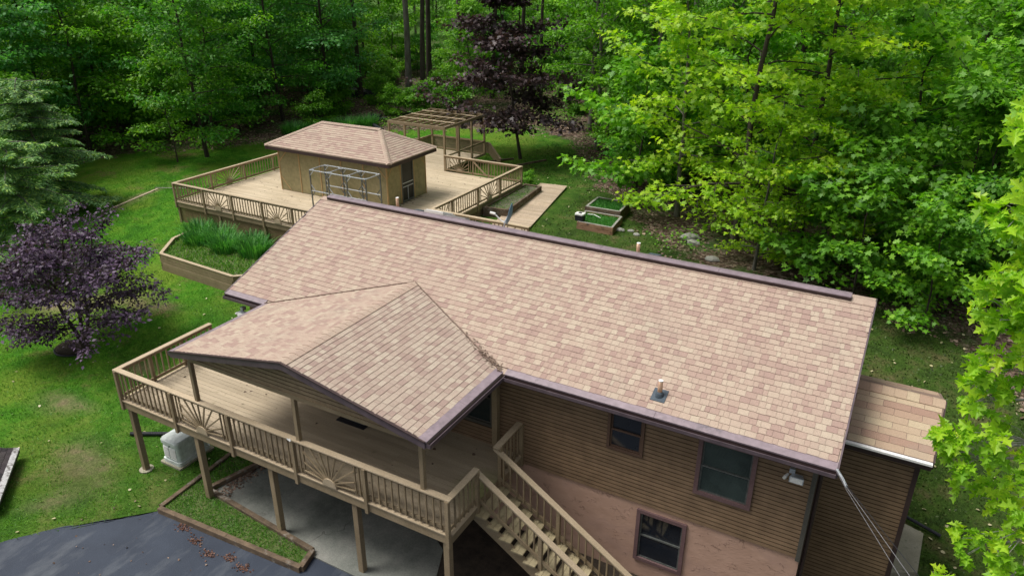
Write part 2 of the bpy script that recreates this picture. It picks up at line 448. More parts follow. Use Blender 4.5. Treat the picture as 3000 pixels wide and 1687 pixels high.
def build_ground():
    xs = np.concatenate([np.arange(-230, -45, 5.0), np.arange(-45, 32, 0.5), np.arange(32, 120, 4.0)])
    ys = np.concatenate([np.arange(-30, -8, 2.0), np.arange(-8, 45, 0.5), np.arange(45, 330, 4.0)])
    X, Y = np.meshgrid(xs, ys); Z = ground_z(X, Y)
    nx, ny = len(xs), len(ys)
    V = np.stack([X.ravel(), Y.ravel(), Z.ravel()], 1)
    i = np.arange(nx - 1); j = np.arange(ny - 1)
    I, J = np.meshgrid(i, j); a = (J * nx + I).ravel()
    loops = np.stack([a, a + 1, a + nx + 1, a + nx], 1).ravel()
    fs = forest_side(X, Y)
    tone = np.clip(0.5 + fs / 4.0, 0, 1).ravel()
    mt, nt, bs = new_mat('lawn_and_forest_floor')
    at = N(nt, 'ShaderNodeAttribute'); at.attribute_name = 'tone'
    p = pos(nt)
    big = noise(nt, p, 0.22, 4, 0.6); mid = noise(nt, p, 1.1, 5, 0.65); fine = noise(nt, p, 16, 4, 0.75)
    grass = ramp(nt, mid, [(0.30, (0.028, 0.11, 0.008)), (0.5, (0.055, 0.18, 0.011)), (0.70, (0.11, 0.23, 0.02))])
    grass = mixc(nt, ramp(nt, big, [(0.46, 0.0), (0.62, 0.65)]), grass, (0.14, 0.195, 0.025))
    # thin brown worn soil
    wear = ramp(nt, noise(nt, pos(nt, (1, 1, 1)), 0.5, 6, 0.72), [(0.56, 0.0), (0.68, 0.85)])
    grass = mixc(nt, wear, grass, (0.15, 0.13, 0.05))
    da = N(nt, 'ShaderNodeAttribute'); da.attribute_name = 'dirt'
    dm = N(nt, 'ShaderNodeMath'); dm.operation = 'MULTIPLY'; nt.links.new(da.outputs['Fac'], dm.inputs[0]); nt.links.new(ramp(nt, mid, [(0.35, 0.25), (0.6, 1.0)]), dm.inputs[1])
    grass = mixc(nt, dm.outputs[0], grass, (0.235, 0.17, 0.12))
    # shady mossy zone right of and behind the house
    sx = N(nt, 'ShaderNodeSeparateXYZ'); nt.links.new(p, sx.inputs[0])
    mr = N(nt, 'ShaderNodeMapRange'); mr.inputs[1].default_value = -9; mr.inputs[2].default_value = 3; nt.links.new(sx.outputs[0], mr.inputs[0])
    mossc = ramp(nt, mid, [(0.3, (0.022, 0.042, 0.010)), (0.5, (0.042, 0.082, 0.013)), (0.70, (0.10, 0.09, 0.04))])
    grass = mixc(nt, mr.outputs[0], grass, mossc)
    grass = mixc(nt, 1.0, grass, ramp(nt, fine, [(0.3, 0.55), (0.7, 1.45)]), 'MULTIPLY')
    vo = N(nt, 'ShaderNodeTexVoronoi'); vo.inputs['Scale'].default_value = 9.0; vo.inputs['Randomness'].default_value = 1
    nt.links.new(p, vo.inputs['Vector'])
    sc_ = N(nt, 'ShaderNodeSeparateColor'); nt.links.new(vo.outputs['Color'], sc_.inputs[0])
    litter = ramp(nt, sc_.outputs[0], [(0.0, (0.045, 0.028, 0.02)), (0.45, (0.10, 0.068, 0.05)), (0.8, (0.16, 0.115, 0.088)), (1.0, (0.26, 0.20, 0.16))])
    litter = mixc(nt, ramp(nt, noise(nt, p, 0.4, 4), [(0.50, 0.0), (0.66, 0.75)]), litter, (0.035, 0.10, 0.015))
    mg = N(nt, 'ShaderNodeMapRange'); mg.inputs[1].default_value = 45; mg.inputs[2].default_value = 75; mg.inputs[4].default_value = .85; nt.links.new(sx.outputs[1], mg.inputs[0])
    litter = mixc(nt, mg.outputs[0], litter, ramp(nt, mid, [(.4, (0.03, 0.09, .015)), (.6, (.07, .17, .02))]))
    ad = N(nt, 'ShaderNodeMath'); ad.operation = 'ADD'; nt.links.new(at.outputs['Fac'], ad.inputs[0])
    mm = N(nt, 'ShaderNodeMath'); mm.operation = 'MULTIPLY_ADD'; mm.inputs[1].default_value = 0.9; mm.inputs[2].default_value = -0.45
    nt.links.new(mid, mm.inputs[0]); nt.links.new(mm.outputs[0], ad.inputs[1])
    msk = ramp(nt, ad.outputs[0], [(0.44, 0.0), (0.56, 1.0)])
    col = mixc(nt, msk, grass, litter)
    nt.links.new(col, bs.inputs['Base Color']); bs.inputs['Roughness'].default_value = 0.95
    bs.inputs['Specular IOR Level'].default_value = 0.1
    bump(nt, bs, fine, 0.9, 0.05)
    me = mesh_np('ground', V, loops, np.arange(len(loops) // 4) * 4, mt, tone, True)
    X_, Y_ = X.ravel(), Y.ravel()
    dirt = np.zeros(len(X_))
    for (cx, cy, rx, ry, an) in DIRT:
        c, s_ = math.cos(an), math.sin(an)
        u_ = ((X_ - cx) * c + (Y_ - cy) * s_) / rx; v_ = (-(X_ - cx) * s_ + (Y_ - cy) * c) / ry
        dirt = np.maximum(dirt, np.clip(1.55 - np.sqrt(u_ * u_ + v_ * v_), 0, 1))
    at_ = me.attributes.new('dirt', 'FLOAT', 'POINT'); at_.data.foreach_set('value', dirt.astype(np.float32))
    tag(link('ground', me), kind='structure')


build_ground()


def asphalt():
    mt, nt, bs = new_mat('blue_black_sealed_asphalt')
    p = pos(nt)
    col = ramp(nt, noise(nt, p, 0.9, 5), [(0.3, (0.013, 0.021, 0.038)), (0.7, (0.025, 0.036, 0.058))])
    col = mixc(nt, 1.0, col, ramp(nt, noise(nt, p, 60, 3, 0.8), [(0.3, 0.6), (0.75, 1.6)]), 'MULTIPLY')
    dust = ramp(nt, noise(nt, pos(nt, (1.6, 0.5, 1)), 0.8, 6, 0.7), [(0.52, 0.0), (0.74, 0.5)])
    col = mixc(nt, dust, col, (0.14, 0.155, 0.17))
    nt.links.new(col, bs.inputs['Base Color']); bs.inputs['Roughness'].default_value = 0.72
    bump(nt, bs, noise(nt, p, 45, 3), 0.5, 0.01)
    return mt


def slabmat():
    mt, nt, bs = new_mat('stained_grey_concrete')
    p = pos(nt)
    col = ramp(nt, noise(nt, p, 0.8, 6, 0.68), [(0.3, (0.085, 0.095, 0.082)), (0.5, (0.165, 0.175, 0.155)), (0.7, (0.25, 0.25, 0.225))])
    col = mixc(nt, 1.0, col, ramp(nt, noise(nt, p, 30, 3), [(0.3, 0.8), (0.7, 1.15)]), 'MULTIPLY')
    vo = N(nt, 'ShaderNodeTexVoronoi'); vo.feature = 'DISTANCE_TO_EDGE'; vo.inputs['Scale'].default_value = 0.33
    n2 = N(nt, 'ShaderNodeTexNoise'); n2.inputs['Scale'].default_value = 1.5
    nt.links.new(p, n2.inputs['Vector'])
    vm = N(nt, 'ShaderNodeVectorMath'); vm.operation = 'ADD'; nt.links.new(p, vm.inputs[0]); nt.links.new(n2.outputs['Color'], vm.inputs[1])
    nt.links.new(vm.outputs[0], vo.inputs['Vector'])
    col = mixc(nt, mixc(nt, 1.0, ramp(nt, vo.outputs['Distance'], [(0.0, 0.8), (0.004, 0.0)]), ramp(nt, noise(nt, p, 0.5, 2), [(0.47, 0.0), (0.53, 1.0)]), 'MULTIPLY'), col, (0.06, 0.055, 0.05))
    nt.links.new(col, bs.inputs['Base Color']); bs.inputs['Roughness'].default_value = 0.85
    bump(nt, bs, noise(nt, p, 20, 3), 0.3, 0.005)
    return mt


def wobble(poly, amp=0.05, step=0.25, closed=True):
    out = []
    n = len(poly)
    for i in range(n):
        a, b = Vector(poly[i]), Vector(poly[(i + 1) % n])
        k = max(1, int((b - a).length / step))
        for j in range(k):
            p = a.lerp(b, j / k)
            out.append((p.x + RD.uniform(-amp, amp), p.y + RD.uniform(-amp, amp)))
    return out


def sheet(name, poly, z0, z1, mt):
    mb = MB(); mb.prism(poly, z0, z1)
    return tag(mb.build(name, mt), kind='structure')


sheet('driveway', [(-2.75, -7.4)] + wobble([(-2.3, -6.6), (-1.96, -6.16), (-1.1, -5.0), (0.03, -4.01), (0.47, -3.52)], 0.03, 0.2)[:-9] +
      [(0.47, -3.52), (0.9, -3.0), (5.3, -2.79), (7.0, -2.79), (20, -2.79), (22, -20), (-4, -20), (-3.1, -9)], -4.85, -4.716, asphalt())
sheet('concrete_slab', [(1.05, -2.78)] + [(8.35, -2.785)] + [(8.15, -2.2), (8.0, -1.8), (7.7, -1.1), (7.3, -0.85), (7.0, -0.7), (6.95, 0.44), (1.4, 0.44)], -4.86, -4.69, slabmat())
sheet('mulch_bed', [(6.6, 0.43), (6.6, -0.6), (7.2, -1.2), (7.6, -1.75), (7.8, -2.77), (16.2, -2.775), (16.2, 0.443)], -4.87, -4.70, SOIL)

# ------------------------------------------------------------------ shingled planes
CAMV = np.array(CAMP)


def shingle_pieces(o, u, v, ulen, rows, expo, keep, wr=(0.07, 0.22), tonew=None, thick=0.011, three_tab=False):
    """list of (verts8, tone, centre) for courses laid on the plane o + s*u + t*v"""
    o, u, v = Vector(o), Vector(u).normalized(), Vector(v).normalized()
    n = u.cross(v).normalized()
    if n.z < 0: n = -n
    out = []
    for r in range(rows):
        s = -RD.uniform(0, 0.3)
        k = 0
        if three_tab: s = -0.5 + (r % 2) * 0.24 + RD.uniform(-0.01, 0.01)
        while s < ulen:
            w = RD.uniform(*wr) if not three_tab else 0.52
            s0, s1 = max(s, 0.0), min(s + w, ulen)
            s += w; k += 1
            if s1 - s0 < 0.03: continue
            t0, t1 = r * expo, (r + 1) * expo + 0.02
            c = o + u * ((s0 + s1) / 2) + v * (t0 + expo / 2)
            if keep and not keep(c, o + u * s0 + v * t0, o + u * s1 + v * t1): continue
            x = RD.random()
            tone = RD.choice((0.0, 0.04, 0.1)) if x < 0.22 else (RD.uniform(0.9, 1.0) if x > 0.80 else RD.uniform(0.16, 0.62))
            th = thick + (RD.uniform(0, 0.005))
            jit = RD.uniform(-0.007, 0.007)
            g = 0.005 if three_tab else 0.0022
            A_, B_ = s0 + g, s1 - g
            p = []
            for (ss, tt, hh) in ((A_, t0 + jit, -0.012), (B_, t0 + jit, -0.012), (B_, t1, -0.012), (A_, t1, -0.012),
                                 (A_, t0 + jit, th), (B_, t0 + jit, th), (B_, t1, 0.001), (A_, t1, 0.001)):
                p.append(o + u * ss + v * tt + n * hh)
            out.append((p, tone, c))
    return out


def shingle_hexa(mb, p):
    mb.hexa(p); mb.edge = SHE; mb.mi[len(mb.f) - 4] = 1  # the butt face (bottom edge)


def lay(pieces, n_single, parent, mat, single_name='shingle', mass_name='shingles'):
    pieces = sorted(pieces, key=lambda q: (q[2] - CAMP).length)
    for p, tone, c in pieces[:n_single]:
        mb = MB(); mb.tone = tone
        shingle_hexa(mb, p)
        mb.build(single_name, mat, parent)
    rest = pieces[n_single:]
    if rest:
        mb = MB()
        for p, tone, c in rest:
            mb.tone = tone; shingle_hexa(mb, p)
        o = mb.build(mass_name, mat, parent); o['kind'] = 'stuff'


SLP = 1.62 / 4.177
RL = math.hypot(4.177, 1.62)
uy, uz = 4.177 / RL, 1.62 / RL
L = 15.7
house = thing('house', 'brown sided house under a long pink tan shingle roof', 'house', (7.85, 4.2, -4.73))

# roof deck (solid wedge), main
mb = MB()
for sgn in (0, 1):
    y0, y1 = (0.0, 4.177) if sgn == 0 else (8.354, 4.177)
    a = [(0, y0, -0.015), (L, y0, -0.015), (L, y1, 1.605), (0, y1, 1.605)]
    bt = [(0.02, y0 + (0.02 if not sgn else -0.02), -0.17), (L - 0.02, y0 + (0.02 if not sgn else -0.02), -0.17), (L - 0.02, y1, 1.45), (0.02, y1, 1.45)]
    mb.hexa(bt + a)
roof = mb.build('roof', SH, house)
sh0 = 0.150  # shingles start above the metal gutter guard
P0 = (0.0, sh0 * uy, sh0 * uz)


def porch_z(x): return 0.711 - 0.196 * abs(x - 5.086)


def keep_main(c, a, b):
    return not (2.0 < c.x < 8.3 and c.y < 2.0 and c.z < porch_z(c.x) - 0.09)


front = shingle_pieces(P0, (1, 0, 0), (0, uy, uz), L, 28, (RL - sh0) / 28.0 - 0.0005, keep_main)
back = shingle_pieces((0.0, 8.354, 0.0), (1, 0, 0), (0, -uy, uz), L, 29, RL / 29.0 - 0.0005, None)
lay(front + back, 210, roof, SH)
# ridge caps
mb = MB()
for i in range(66):
    x = i * 0.238
    mb.tone = RD.uniform(0.25, 0.75)
    x1 = min(x + 0.245, L + 0.01)
    h0, h1 = 0.016, 0.004
    for sg in (-1, 1):
        yy = 4.177 + sg * 0.15; zz = 1.62 - 0.15 * SLP + 0.012
        mb.hexa([(x, 4.177, 1.60), (x1, 4.177, 1.60), (x1, yy, zz - 0.02), (x, yy, zz - 0.02), (x, 4.177, 1.635 + h0), (x1, 4.177, 1.635 + h1), (x1, yy, zz + h1), (x, yy, zz + h0)][:])
mb.build('ridge_cap', SH, roof)
# ridge vent
rv = thing('ridge_vent', 'long dark mauve metal vent running along the house ridge', 'vent', (7.7, 4.1, 1.65))
mb = MB(); mb.box(0.24, 15.22, 4.045, 4.30, 1.60, 1.672); mb.build('vent_slot', DKBR, rv)
mb = MB()
segs = [0.24, 3.2, 6.25, 9.3, 12.3, 15.22]
for a, b in zip(segs, segs[1:]):
    for (ya, za, yb, zb_) in ((4.035, 1.672, 4.177, 1.70), (4.177, 1.70, 4.32, 1.672)):
        mb.hexa([(a + .003, ya, za), (b - .003, ya, za), (b - .003, yb, zb_), (a + .003, yb, zb_), (a + .003, ya, za + .022), (b - .003, ya, za + .022), (b - .003, yb, zb_ + .022), (a + .003, yb, zb_ + .022)])
mb.build('vent_cap', VENTM, rv)

# eave metal guard + gutter + fascia (front of the main roof)
def eave_metal(x0, x1, gname='gutter_guard'):
    mb = MB()
    n = max(1, int((x1 - x0) / 2.4)); w = (x1 - x0) / n
    for i in range(n):
        a, b = x0 + i * w + .003, x0 + (i + 1) * w - .003
        lo = 0.008; t = sh0 + 0.02
        mb.hexa([(a, -0.02, -0.03), (b, -0.02, -0.03), (b, t * uy, t * uz - 0.02), (a, t * uy, t * uz - 0.02),
                 (a, -0.025, lo - 0.005), (b, -0.025, lo - 0.005), (b, t * uy, t * uz + lo - 0.004), (a, t * uy, t * uz + lo - 0.004)])
    mb.build(gname, APRON, roof)
    mb = MB()
    mb.box(x0 + .01, x1 - .01, -0.01, 0.03, -0.15, -0.032)
    mb.build('fascia', DKBR, roof)
    mb = MB()
    mb.box(x0 + .004, x1 - .004, -0.115, -0.10, -0.125, -0.045)
    mb.box(x0 + .004, x1 - .004, -0.10, -0.012, -0.135, -0.12)
    mb.box(x0, x0 + .004, -0.115, -0.012, -0.135, -0.045)
    mb.box(x1 - .004, x1, -0.115, -0.012, -0.135, -0.045)
    mb.build('gutter', FASC, roof)


eave_metal(0.0, 1.46)
eave_metal(8.80, L)
# rake edges
mb = MB()
for x0, x1 in ((-0.03, 0.0), (L, L + 0.03)):
    for (ya, za, yb, zb) in ((-0.02, 0.0, 4.177, 1.62), (8.37, 0.0, 4.177, 1.62)):
        mb.hexa([(x0, ya, za - .17), (x1, ya, za - .17), (x1, yb, zb - .17), (x0, yb, zb - .17), (x0, ya, za + .012), (x1, ya, za + .012), (x1, yb, zb + .012), (x0, yb, zb + .012)])
mb.build('rake_board', FASC, roof)
mb = MB(); mb.box(0.02, L - 0.02, 0.03, 0.6, -0.175, -0.155); mb.build('soffit', DKBR, roof)

# porch roof
XL, XR, XP, ZP, PF = 1.461, 8.71, 5.086, 0.711, -2.93
proof = MB()
for sgn in (-1, 1):
    xe = XL if sgn < 0 else XR
    ang = 1.9
    top = [(xe, PF, -0.004), (XP, PF, ZP - 0.004), (XP, 2.0, ZP - 0.004), (xe, 0.25, -0.004)]
    if sgn > 0: top = [top[1], top[0], top[3], top[2]]
    proof.hexa([(p[0], p[1], p[2] - 0.13) for p in top] + top)
porch_roof = proof.build('porch_roof', SHP, house)
PL = math.hypot(XP - XL, ZP)
du = (XP - XL) / PL; dz = ZP / PL


def keep_p(c, a, b): return c.y < c.z / SLP + 0.16


ap = 0.165
lp = shingle_pieces((XL + 0.12 * du, PF, 0.12 * dz), (0, 1, 0), (du, 0, dz), 5.0, 25, (PL - 0.12) / 25, keep_p)
rp = shingle_pieces((XR - ap * du, PF, ap * dz), (0, 1, 0), (-du, 0, dz), 5.0, 24, (PL - ap) / 24, keep_p)
lay(lp, 30, porch_roof, SH)
lay(rp, 60, porch_roof, SHP)
mb = MB()
yv = 1.86
for i in range(24):
    y = PF + i * 0.2
    if y > yv: break
    mb.tone = RD.uniform(0.3, 0.8)
    for sg in (-1, 1):
        xx = XP + sg * 0.155; zz = ZP - 0.155 * 0.196 + 0.010
        mb.hexa([(XP, y, ZP - .01), (xx, y, zz - .02), (xx, y + .21, zz - .02), (XP, y + .21, ZP - .01), (XP, y, ZP + .032), (xx, y, zz + .018), (xx, y + .21, zz + .005), (XP, y + .21, ZP + .018)])
mb.build('ridge_cap', SH, porch_roof)
# porch eave metal
for (xe, s, wd) in ((XR, -1, ap), (XL, 1, 0.12)):
    mb = MB()
    yend = 0.05 if s < 0 else 0.02
    for (a, b) in ((PF - .01, -1.5), (-1.495, yend)):
        mb.hexa([(xe - s * .03, a, -0.02), (xe + s * wd * du, a, wd * dz - .01), (xe + s * wd * du, b, wd * dz - .01), (xe - s * .03, b, -0.02),
                 (xe - s * .03, a, 0.008), (xe + s * wd * du, a, wd * dz + .012), (xe + s * wd * du, b, wd * dz + .012), (xe - s * .03, b, 0.008)])
    mb.build('gutter_guard', APRON, porch_roof)
for sg in (-1, 1):  # cut edge of the shingles along each valley
    mb = MB()
    for k in range(14):
        xa = (XL if sg < 0 else XR) - sg * (k / 14.0) * 3.60; xb = (XL if sg < 0 else XR) - sg * ((k + 1) / 14.0) * 3.60
        pa = (xa, porch_z(xa) / SLP + RD.uniform(-.008, .008), porch_z(xa) + .018); pb = (xb, porch_z(xb) / SLP + RD.uniform(-.008, .008), porch_z(xb) + .018)
        mb.beam(pa, pb, .028, .03)
    mb.build('valley_edge', SHE, porch_roof)
for xe, s in ((XR, 1), (XL, -1)):
    mb = MB()
    x0, x1 = sorted((xe, xe + s * 0.11))
    yend = -0.02
    mb.box(min(xe + s * .095, xe + s * .11), max(xe + s * .095, xe + s * .11), PF, yend, -0.12, -0.04)
    mb.box(x0, x1, PF, yend, -0.135, -0.121)
    mb.box(x0, x1, PF - .004, PF, -0.135, -0.04)
    mb.build('gutter', FASC, porch_roof)
mb = MB()
for xe, s in ((XR, -1), (XL, 1)):
    p = [(xe, PF - .03, -0.16), (XP, PF - .03, ZP - 0.16), (XP, PF, ZP - 0.16), (xe, PF, -0.16)]
    q = [(a, b, c + 0.16) for a, b, c in p]
    if s < 0: p = [p[1], p[0], p[3], p[2]]; q = [q[1], q[0], q[3], q[2]]
    mb.hexa(p + q)
mb.build('rake_board', FASC, porch_roof)
mb = MB()
for xe, s in ((XR, -1), (XL, 1)):
    p = [(xe, PF - .045, -0.01), (XP, PF - .045, ZP - 0.01), (XP, PF + .02, ZP - 0.01), (xe, PF + .02, -0.01)]
    q = [(a, b, c + 0.022) for a, b, c in p]
    if s < 0: p = [p[1], p[0], p[3], p[2]]; q = [q[1], q[0], q[3], q[2]]
    mb.hexa(p + q)
mb.build('drip_edge', DKBR, porch_roof)
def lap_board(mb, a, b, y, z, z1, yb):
    """one vinyl course: a flat face and, at its top, a recessed strip with the shadow of the next course painted in"""
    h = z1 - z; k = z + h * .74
    mb.edge = LAPSHADOW
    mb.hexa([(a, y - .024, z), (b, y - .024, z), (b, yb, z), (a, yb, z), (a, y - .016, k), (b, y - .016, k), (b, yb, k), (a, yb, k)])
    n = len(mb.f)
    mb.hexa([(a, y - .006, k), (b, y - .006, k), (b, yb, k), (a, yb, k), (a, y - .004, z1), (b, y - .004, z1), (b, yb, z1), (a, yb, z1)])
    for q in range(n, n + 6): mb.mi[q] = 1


# gable face of the porch: horizontal boards under the rake
GY = -2.60
zb = -0.37
row = 0
z = zb + 0.10
while z < ZP - 0.16:
    hw = (ZP - 0.14 - (z + 0.05)) / 0.196
    if hw > 0.15:
        x0, x1 = max(1.70, XP - hw), min(8.46, XP + hw)
        mb = MB()
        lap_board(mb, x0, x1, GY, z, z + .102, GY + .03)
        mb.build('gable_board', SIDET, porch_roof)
    z += 0.102
mb = MB(); mb.box(1.64, 8.52, GY - .05, GY + .06, zb - 0.0, zb + 0.10); mb.build('porch_beam', TAN, porch_roof)
mb = MB(); mb.box(1.66, 8.5, GY + .02, 0.40, zb + 0.12, zb + 0.14); mb.build('porch_ceiling', SIDET, porch_roof)

# walls
WY = 0.45
WX0, WX1 = 0.35, 15.39
wins = [(11.16, 11.95, -1.37, -0.42), (13.14, 14.28, -1.82, -0.42)]
win3 = (11.98, 13.07, -4.19, -2.80)
mb = MB()
mb.box(WX0, WX1 - .01, WY + .22, 7.9, -4.73, -0.16)
for x0, x1 in ((WX0, WX0 + .15), (WX1 - .16, WX1 - .01)):
    mb.add([(x0, .6, -.2), (x1, .6, -.2), (x1, 7.75, -.2), (x0, 7.75, -.2), (x0, 4.177, 1.44), (x1, 4.177, 1.44)],
           [(3, 2, 1, 0), (0, 1, 5, 4), (2, 3, 4, 5), (1, 2, 5), (3, 0, 4)])
mb.build('wall_core', SIDE, house)
mb = MB(); mb.box(WX0 + .02, WX1 - .02, WY + .21, WY + .218, -4.72, -0.2); mb.build('dark_interior', PANE, house)
# sheathing with window holes
def wall_pieces(zs, rects, x0, x1):
    """intervals of a wall strip minus window rectangles"""
    iv = [(x0, x1)]
    for (a, b, c, d) in rects:
        if zs[1] > c + .005 and zs[0] < d - .005:
            nv = []
            for (p, q) in iv:
                if b <= p or a >= q: nv.append((p, q)); continue
                if a > p: nv.append((p, a))
                if b < q: nv.append((b, q))
            iv = nv
    return [i for i in iv if i[1] - i[0] > .02]


z = -2.63
r = 0
while z < -0.17:
    z1 = min(z + 0.1016, -0.155)
    for (a, b) in wall_pieces((z, z1), wins + [(7.3, 8.25, -1.85, -0.35), (4.0, 5.5, -2.37, -0.40)], WX0, WX1):
        cuts = [a] + [c_ for c_ in (2.1 + r * 1.37 % 3.6 + 3.66 * q for q in range(5)) if a + .3 < c_ < b - .3] + [b]
        for p_, q_ in zip(cuts, cuts[1:]):
            mb = MB()
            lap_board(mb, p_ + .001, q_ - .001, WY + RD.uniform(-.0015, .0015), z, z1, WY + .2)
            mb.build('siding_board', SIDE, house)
    z += 0.1016; r += 1
mb = MB()
for (a, b, c, d) in ((WX0, win3[0], -4.73, -2.64), (win3[1], WX1, -4.73, -2.64), (win3[0], win3[1], -4.73, win3[2]), (win3[0], win3[1], win3[3], -2.64)):
    mb.box(a, b, WY + .012, WY + .2, c, d)
mb.build('stucco_wall', STUC, house)
mb = MB(); mb.box(WX1 - .075, WX1 + .012, WY - .045, WY + .06, -2.70, -0.16); mb.build('corner_trim', CORNR, house)
mb = MB(); mb.box(WX1, WX1 + .014, WY + .07, 7.9, -4.72, -0.17); mb.build('side_siding', DKBR, house)
mb = MB(); mb.tube([(WX1 + .07, WY + .14, -0.2), (WX1 + .07, WY + .14, -4.6)], .04, 8); mb.build('downspout', DKBR, house)


def window(parent, rect, y, fr, fw, blinds=False, pane=PANE):
    a, b, c, d = rect
    f = MB()
    for (p, q, r_, s) in ((a - .02, a + fw, c - .02, d + .02), (b - fw, b + .02, c - .02, d + .02), (a + fw, b - fw, c - .02, c + fw), (a + fw, b - fw, d - fw, d + .02)):
        f.box(p, q, y - .055, y + .10, r_, s)
    w = f.build('window', fr, parent)
    ia, ib, ic, id_ = a + fw, b - fw, c + fw, d - fw
    mz = (ic + id_) / 2
    for k, (z0, z1, yy) in enumerate(((mz - .02, id_, y + .03), (ic, mz + .02, y + .0))):
        s_ = MB(); t = .035
        for (p, q, r_, s) in ((ia, ia + t, z0, z1), (ib - t, ib, z0, z1), (ia + t, ib - t, z0, z0 + t), (ia + t, ib - t, z1 - t, z1)):
            s_.box(p, q, yy - .012, yy + .018, r_, s)
        s_.build('sash', GREYSTEEL if fr is FRAMEM else fr, w)
        p_ = MB(); p_.box(ia + t, ib - t, yy + .002, yy + .008, z0 + t, z1 - t); p_.build('pane', pane, w)
        if blinds:
            n = int((z1 - z0 - 2 * t) / .028)
            bl = MB()
            for i in range(n):
                zz = z0 + t + i * .028 + .006
                bl.hexa([(ia + t, yy - .0065, zz), (ib - t, yy - .0065, zz), (ib - t, yy + .0015, zz), (ia + t, yy + .0015, zz), (ia + t, yy - .001, zz + .017), (ib - t, yy - .001, zz + .017), (ib - t, yy + .0015, zz + .017), (ia + t, yy + .0015, zz + .017)])
            o = bl.build('blind_slats', BLINDM, w); o['kind'] = 'stuff'
    return w


BRFR = simple('brown_window_frame_paint', (0.10, 0.06, 0.04), (0.14, 0.085, 0.06), 2, .5)
BLINDM = simple('grey_green_blind_slat', (0.022, 0.036, 0.033), (0.06, 0.085, 0.078), 1.2, 0.35, fine=3)
window(house, wins[0], WY - .01, BRFR, .045)
window(house, wins[1], WY - .01, FRAMEM, .07, True, PANEG)
window(house, win3, WY + .012, FRAMEM, .065)
window(house, (7.3, 8.25, -1.85, -0.35), WY - .01, CORNR, .06, False, PANEG)
# sliding porch door
f = MB()
for (p, q, r_, s) in ((4.0, 4.07, -2.37, -.4), (5.43, 5.5, -2.37, -.4), (4.07, 5.43, -2.37, -2.3), (4.07, 5.43, -.47, -.4), (4.72, 4.78, -2.3, -.47)):
    f.box(p, q, WY - .05, WY + .1, r_, s)
dr = f.build('door', CORNR, house)
mb = MB(); mb.box(4.07, 4.72, WY + .01, WY + .02, -2.3, -.47); mb.build('pane', PANEG, dr)
mb = MB(); mb.box(4.78, 5.43, WY + .03, WY + .04, -2.3, -.47); mb.build('pane', PANEG, dr)
mb = MB(); mb.box(8.29, 8.43, WY - .17, WY - .03, -2.38, -0.3); mb.build('porch_corner_post', TAN, house)

# ------------------------------------------------------------------ side wing at the right end
wing = thing('side_wing', 'low brown side wing with its own small shingle roof at the house right end', 'house wing', (16.3, 4.0, -4.73))
WS = 0.3878
wu, wv_ = math.cos(math.atan(WS)), math.sin(math.atan(WS))
mb = MB()
A_ = [(15.72, 1.8, -.46), (17.29, 1.8, -.46), (17.38, 3.28, .115), (15.72, 3.28, .115)]
mb.hexa([(a, b, c - .14) for a, b, c in A_] + A_)
A_ = [(15.72, 3.28, .115), (17.38, 3.28, .115), (17.4, 4.7, -.46), (15.72, 4.7, -.46)]
mb.hexa([(a, b, c - .14) for a, b, c in A_] + A_)
wr = mb.build('roof', SHE, wing)
SLW = math.hypot(1.48, .575)
ps = shingle_pieces((15.72, 1.815, -.453), (1, 0, 0), (0, wu, wv_), 1.62, 8, 0.178, None, three_tab=True, thick=.008)
ps += shingle_pieces((15.72, 4.69, -.453), (1, 0, 0), (0, -wu, wv_), 1.62, 8, 0.178, None, three_tab=True, thick=.008)
lay(ps, 300, wr, SHW)
for i in range(7):
    mb = MB(); mb.tone = RD.choice((.2, .4, .6, .95)); x = 15.72 + i * .238; x1 = min(x + .234, 17.385)
    for sg in (-1, 1):
        yy = 3.28 + sg * .19; zz = .13 - .19 * WS
        mb.hexa([(x, 3.28, .10), (x1, 3.28, .10), (x1, yy, zz - .02), (x, yy, zz - .02), (x, 3.28, .146), (x1, 3.28, .14), (x1, yy, zz + .008), (x, yy, zz + .014)])
    mb.build('cap_shingle', SHW, wr)
mb = MB(); mb.box(15.44, 17.12, 2.15, 4.45, -4.8, -.66); mb.build('wall_core', DKBR, wing)
z = -4.72
while z < -.62:
    z1 = z + .1016
    mb = MB(); a, b = 15.42, 17.06
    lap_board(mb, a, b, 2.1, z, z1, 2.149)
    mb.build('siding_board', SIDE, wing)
    z = z1
mb = MB(); mb.box(17.06, 17.15, 2.05, 2.20, -4.75, -.58); mb.build('corner_trim', DKBR, wing)
mb = MB(); mb.box(15.71, 17.30, 1.70, 1.79, -.50, -.455); mb.build('gutter', WHITE, wing)
mb = MB(); mb.box(15.71, 17.30, 1.795, 1.84, -.66, -.505); mb.box(17.05, 17.3, 1.85, 2.4, -.66, -.6); mb.build('fascia', DKBR, wing)
mb = MB()
mb.hexa([(17.30, 1.79, -.60), (17.33, 1.79, -.60), (17.41, 3.28, -.03), (17.385, 3.28, -.03), (17.30, 1.79, -.45), (17.33, 1.79, -.45), (17.41, 3.28, .13), (17.385, 3.28, .13)])
mb.build('rake_board', DKBR, wing)

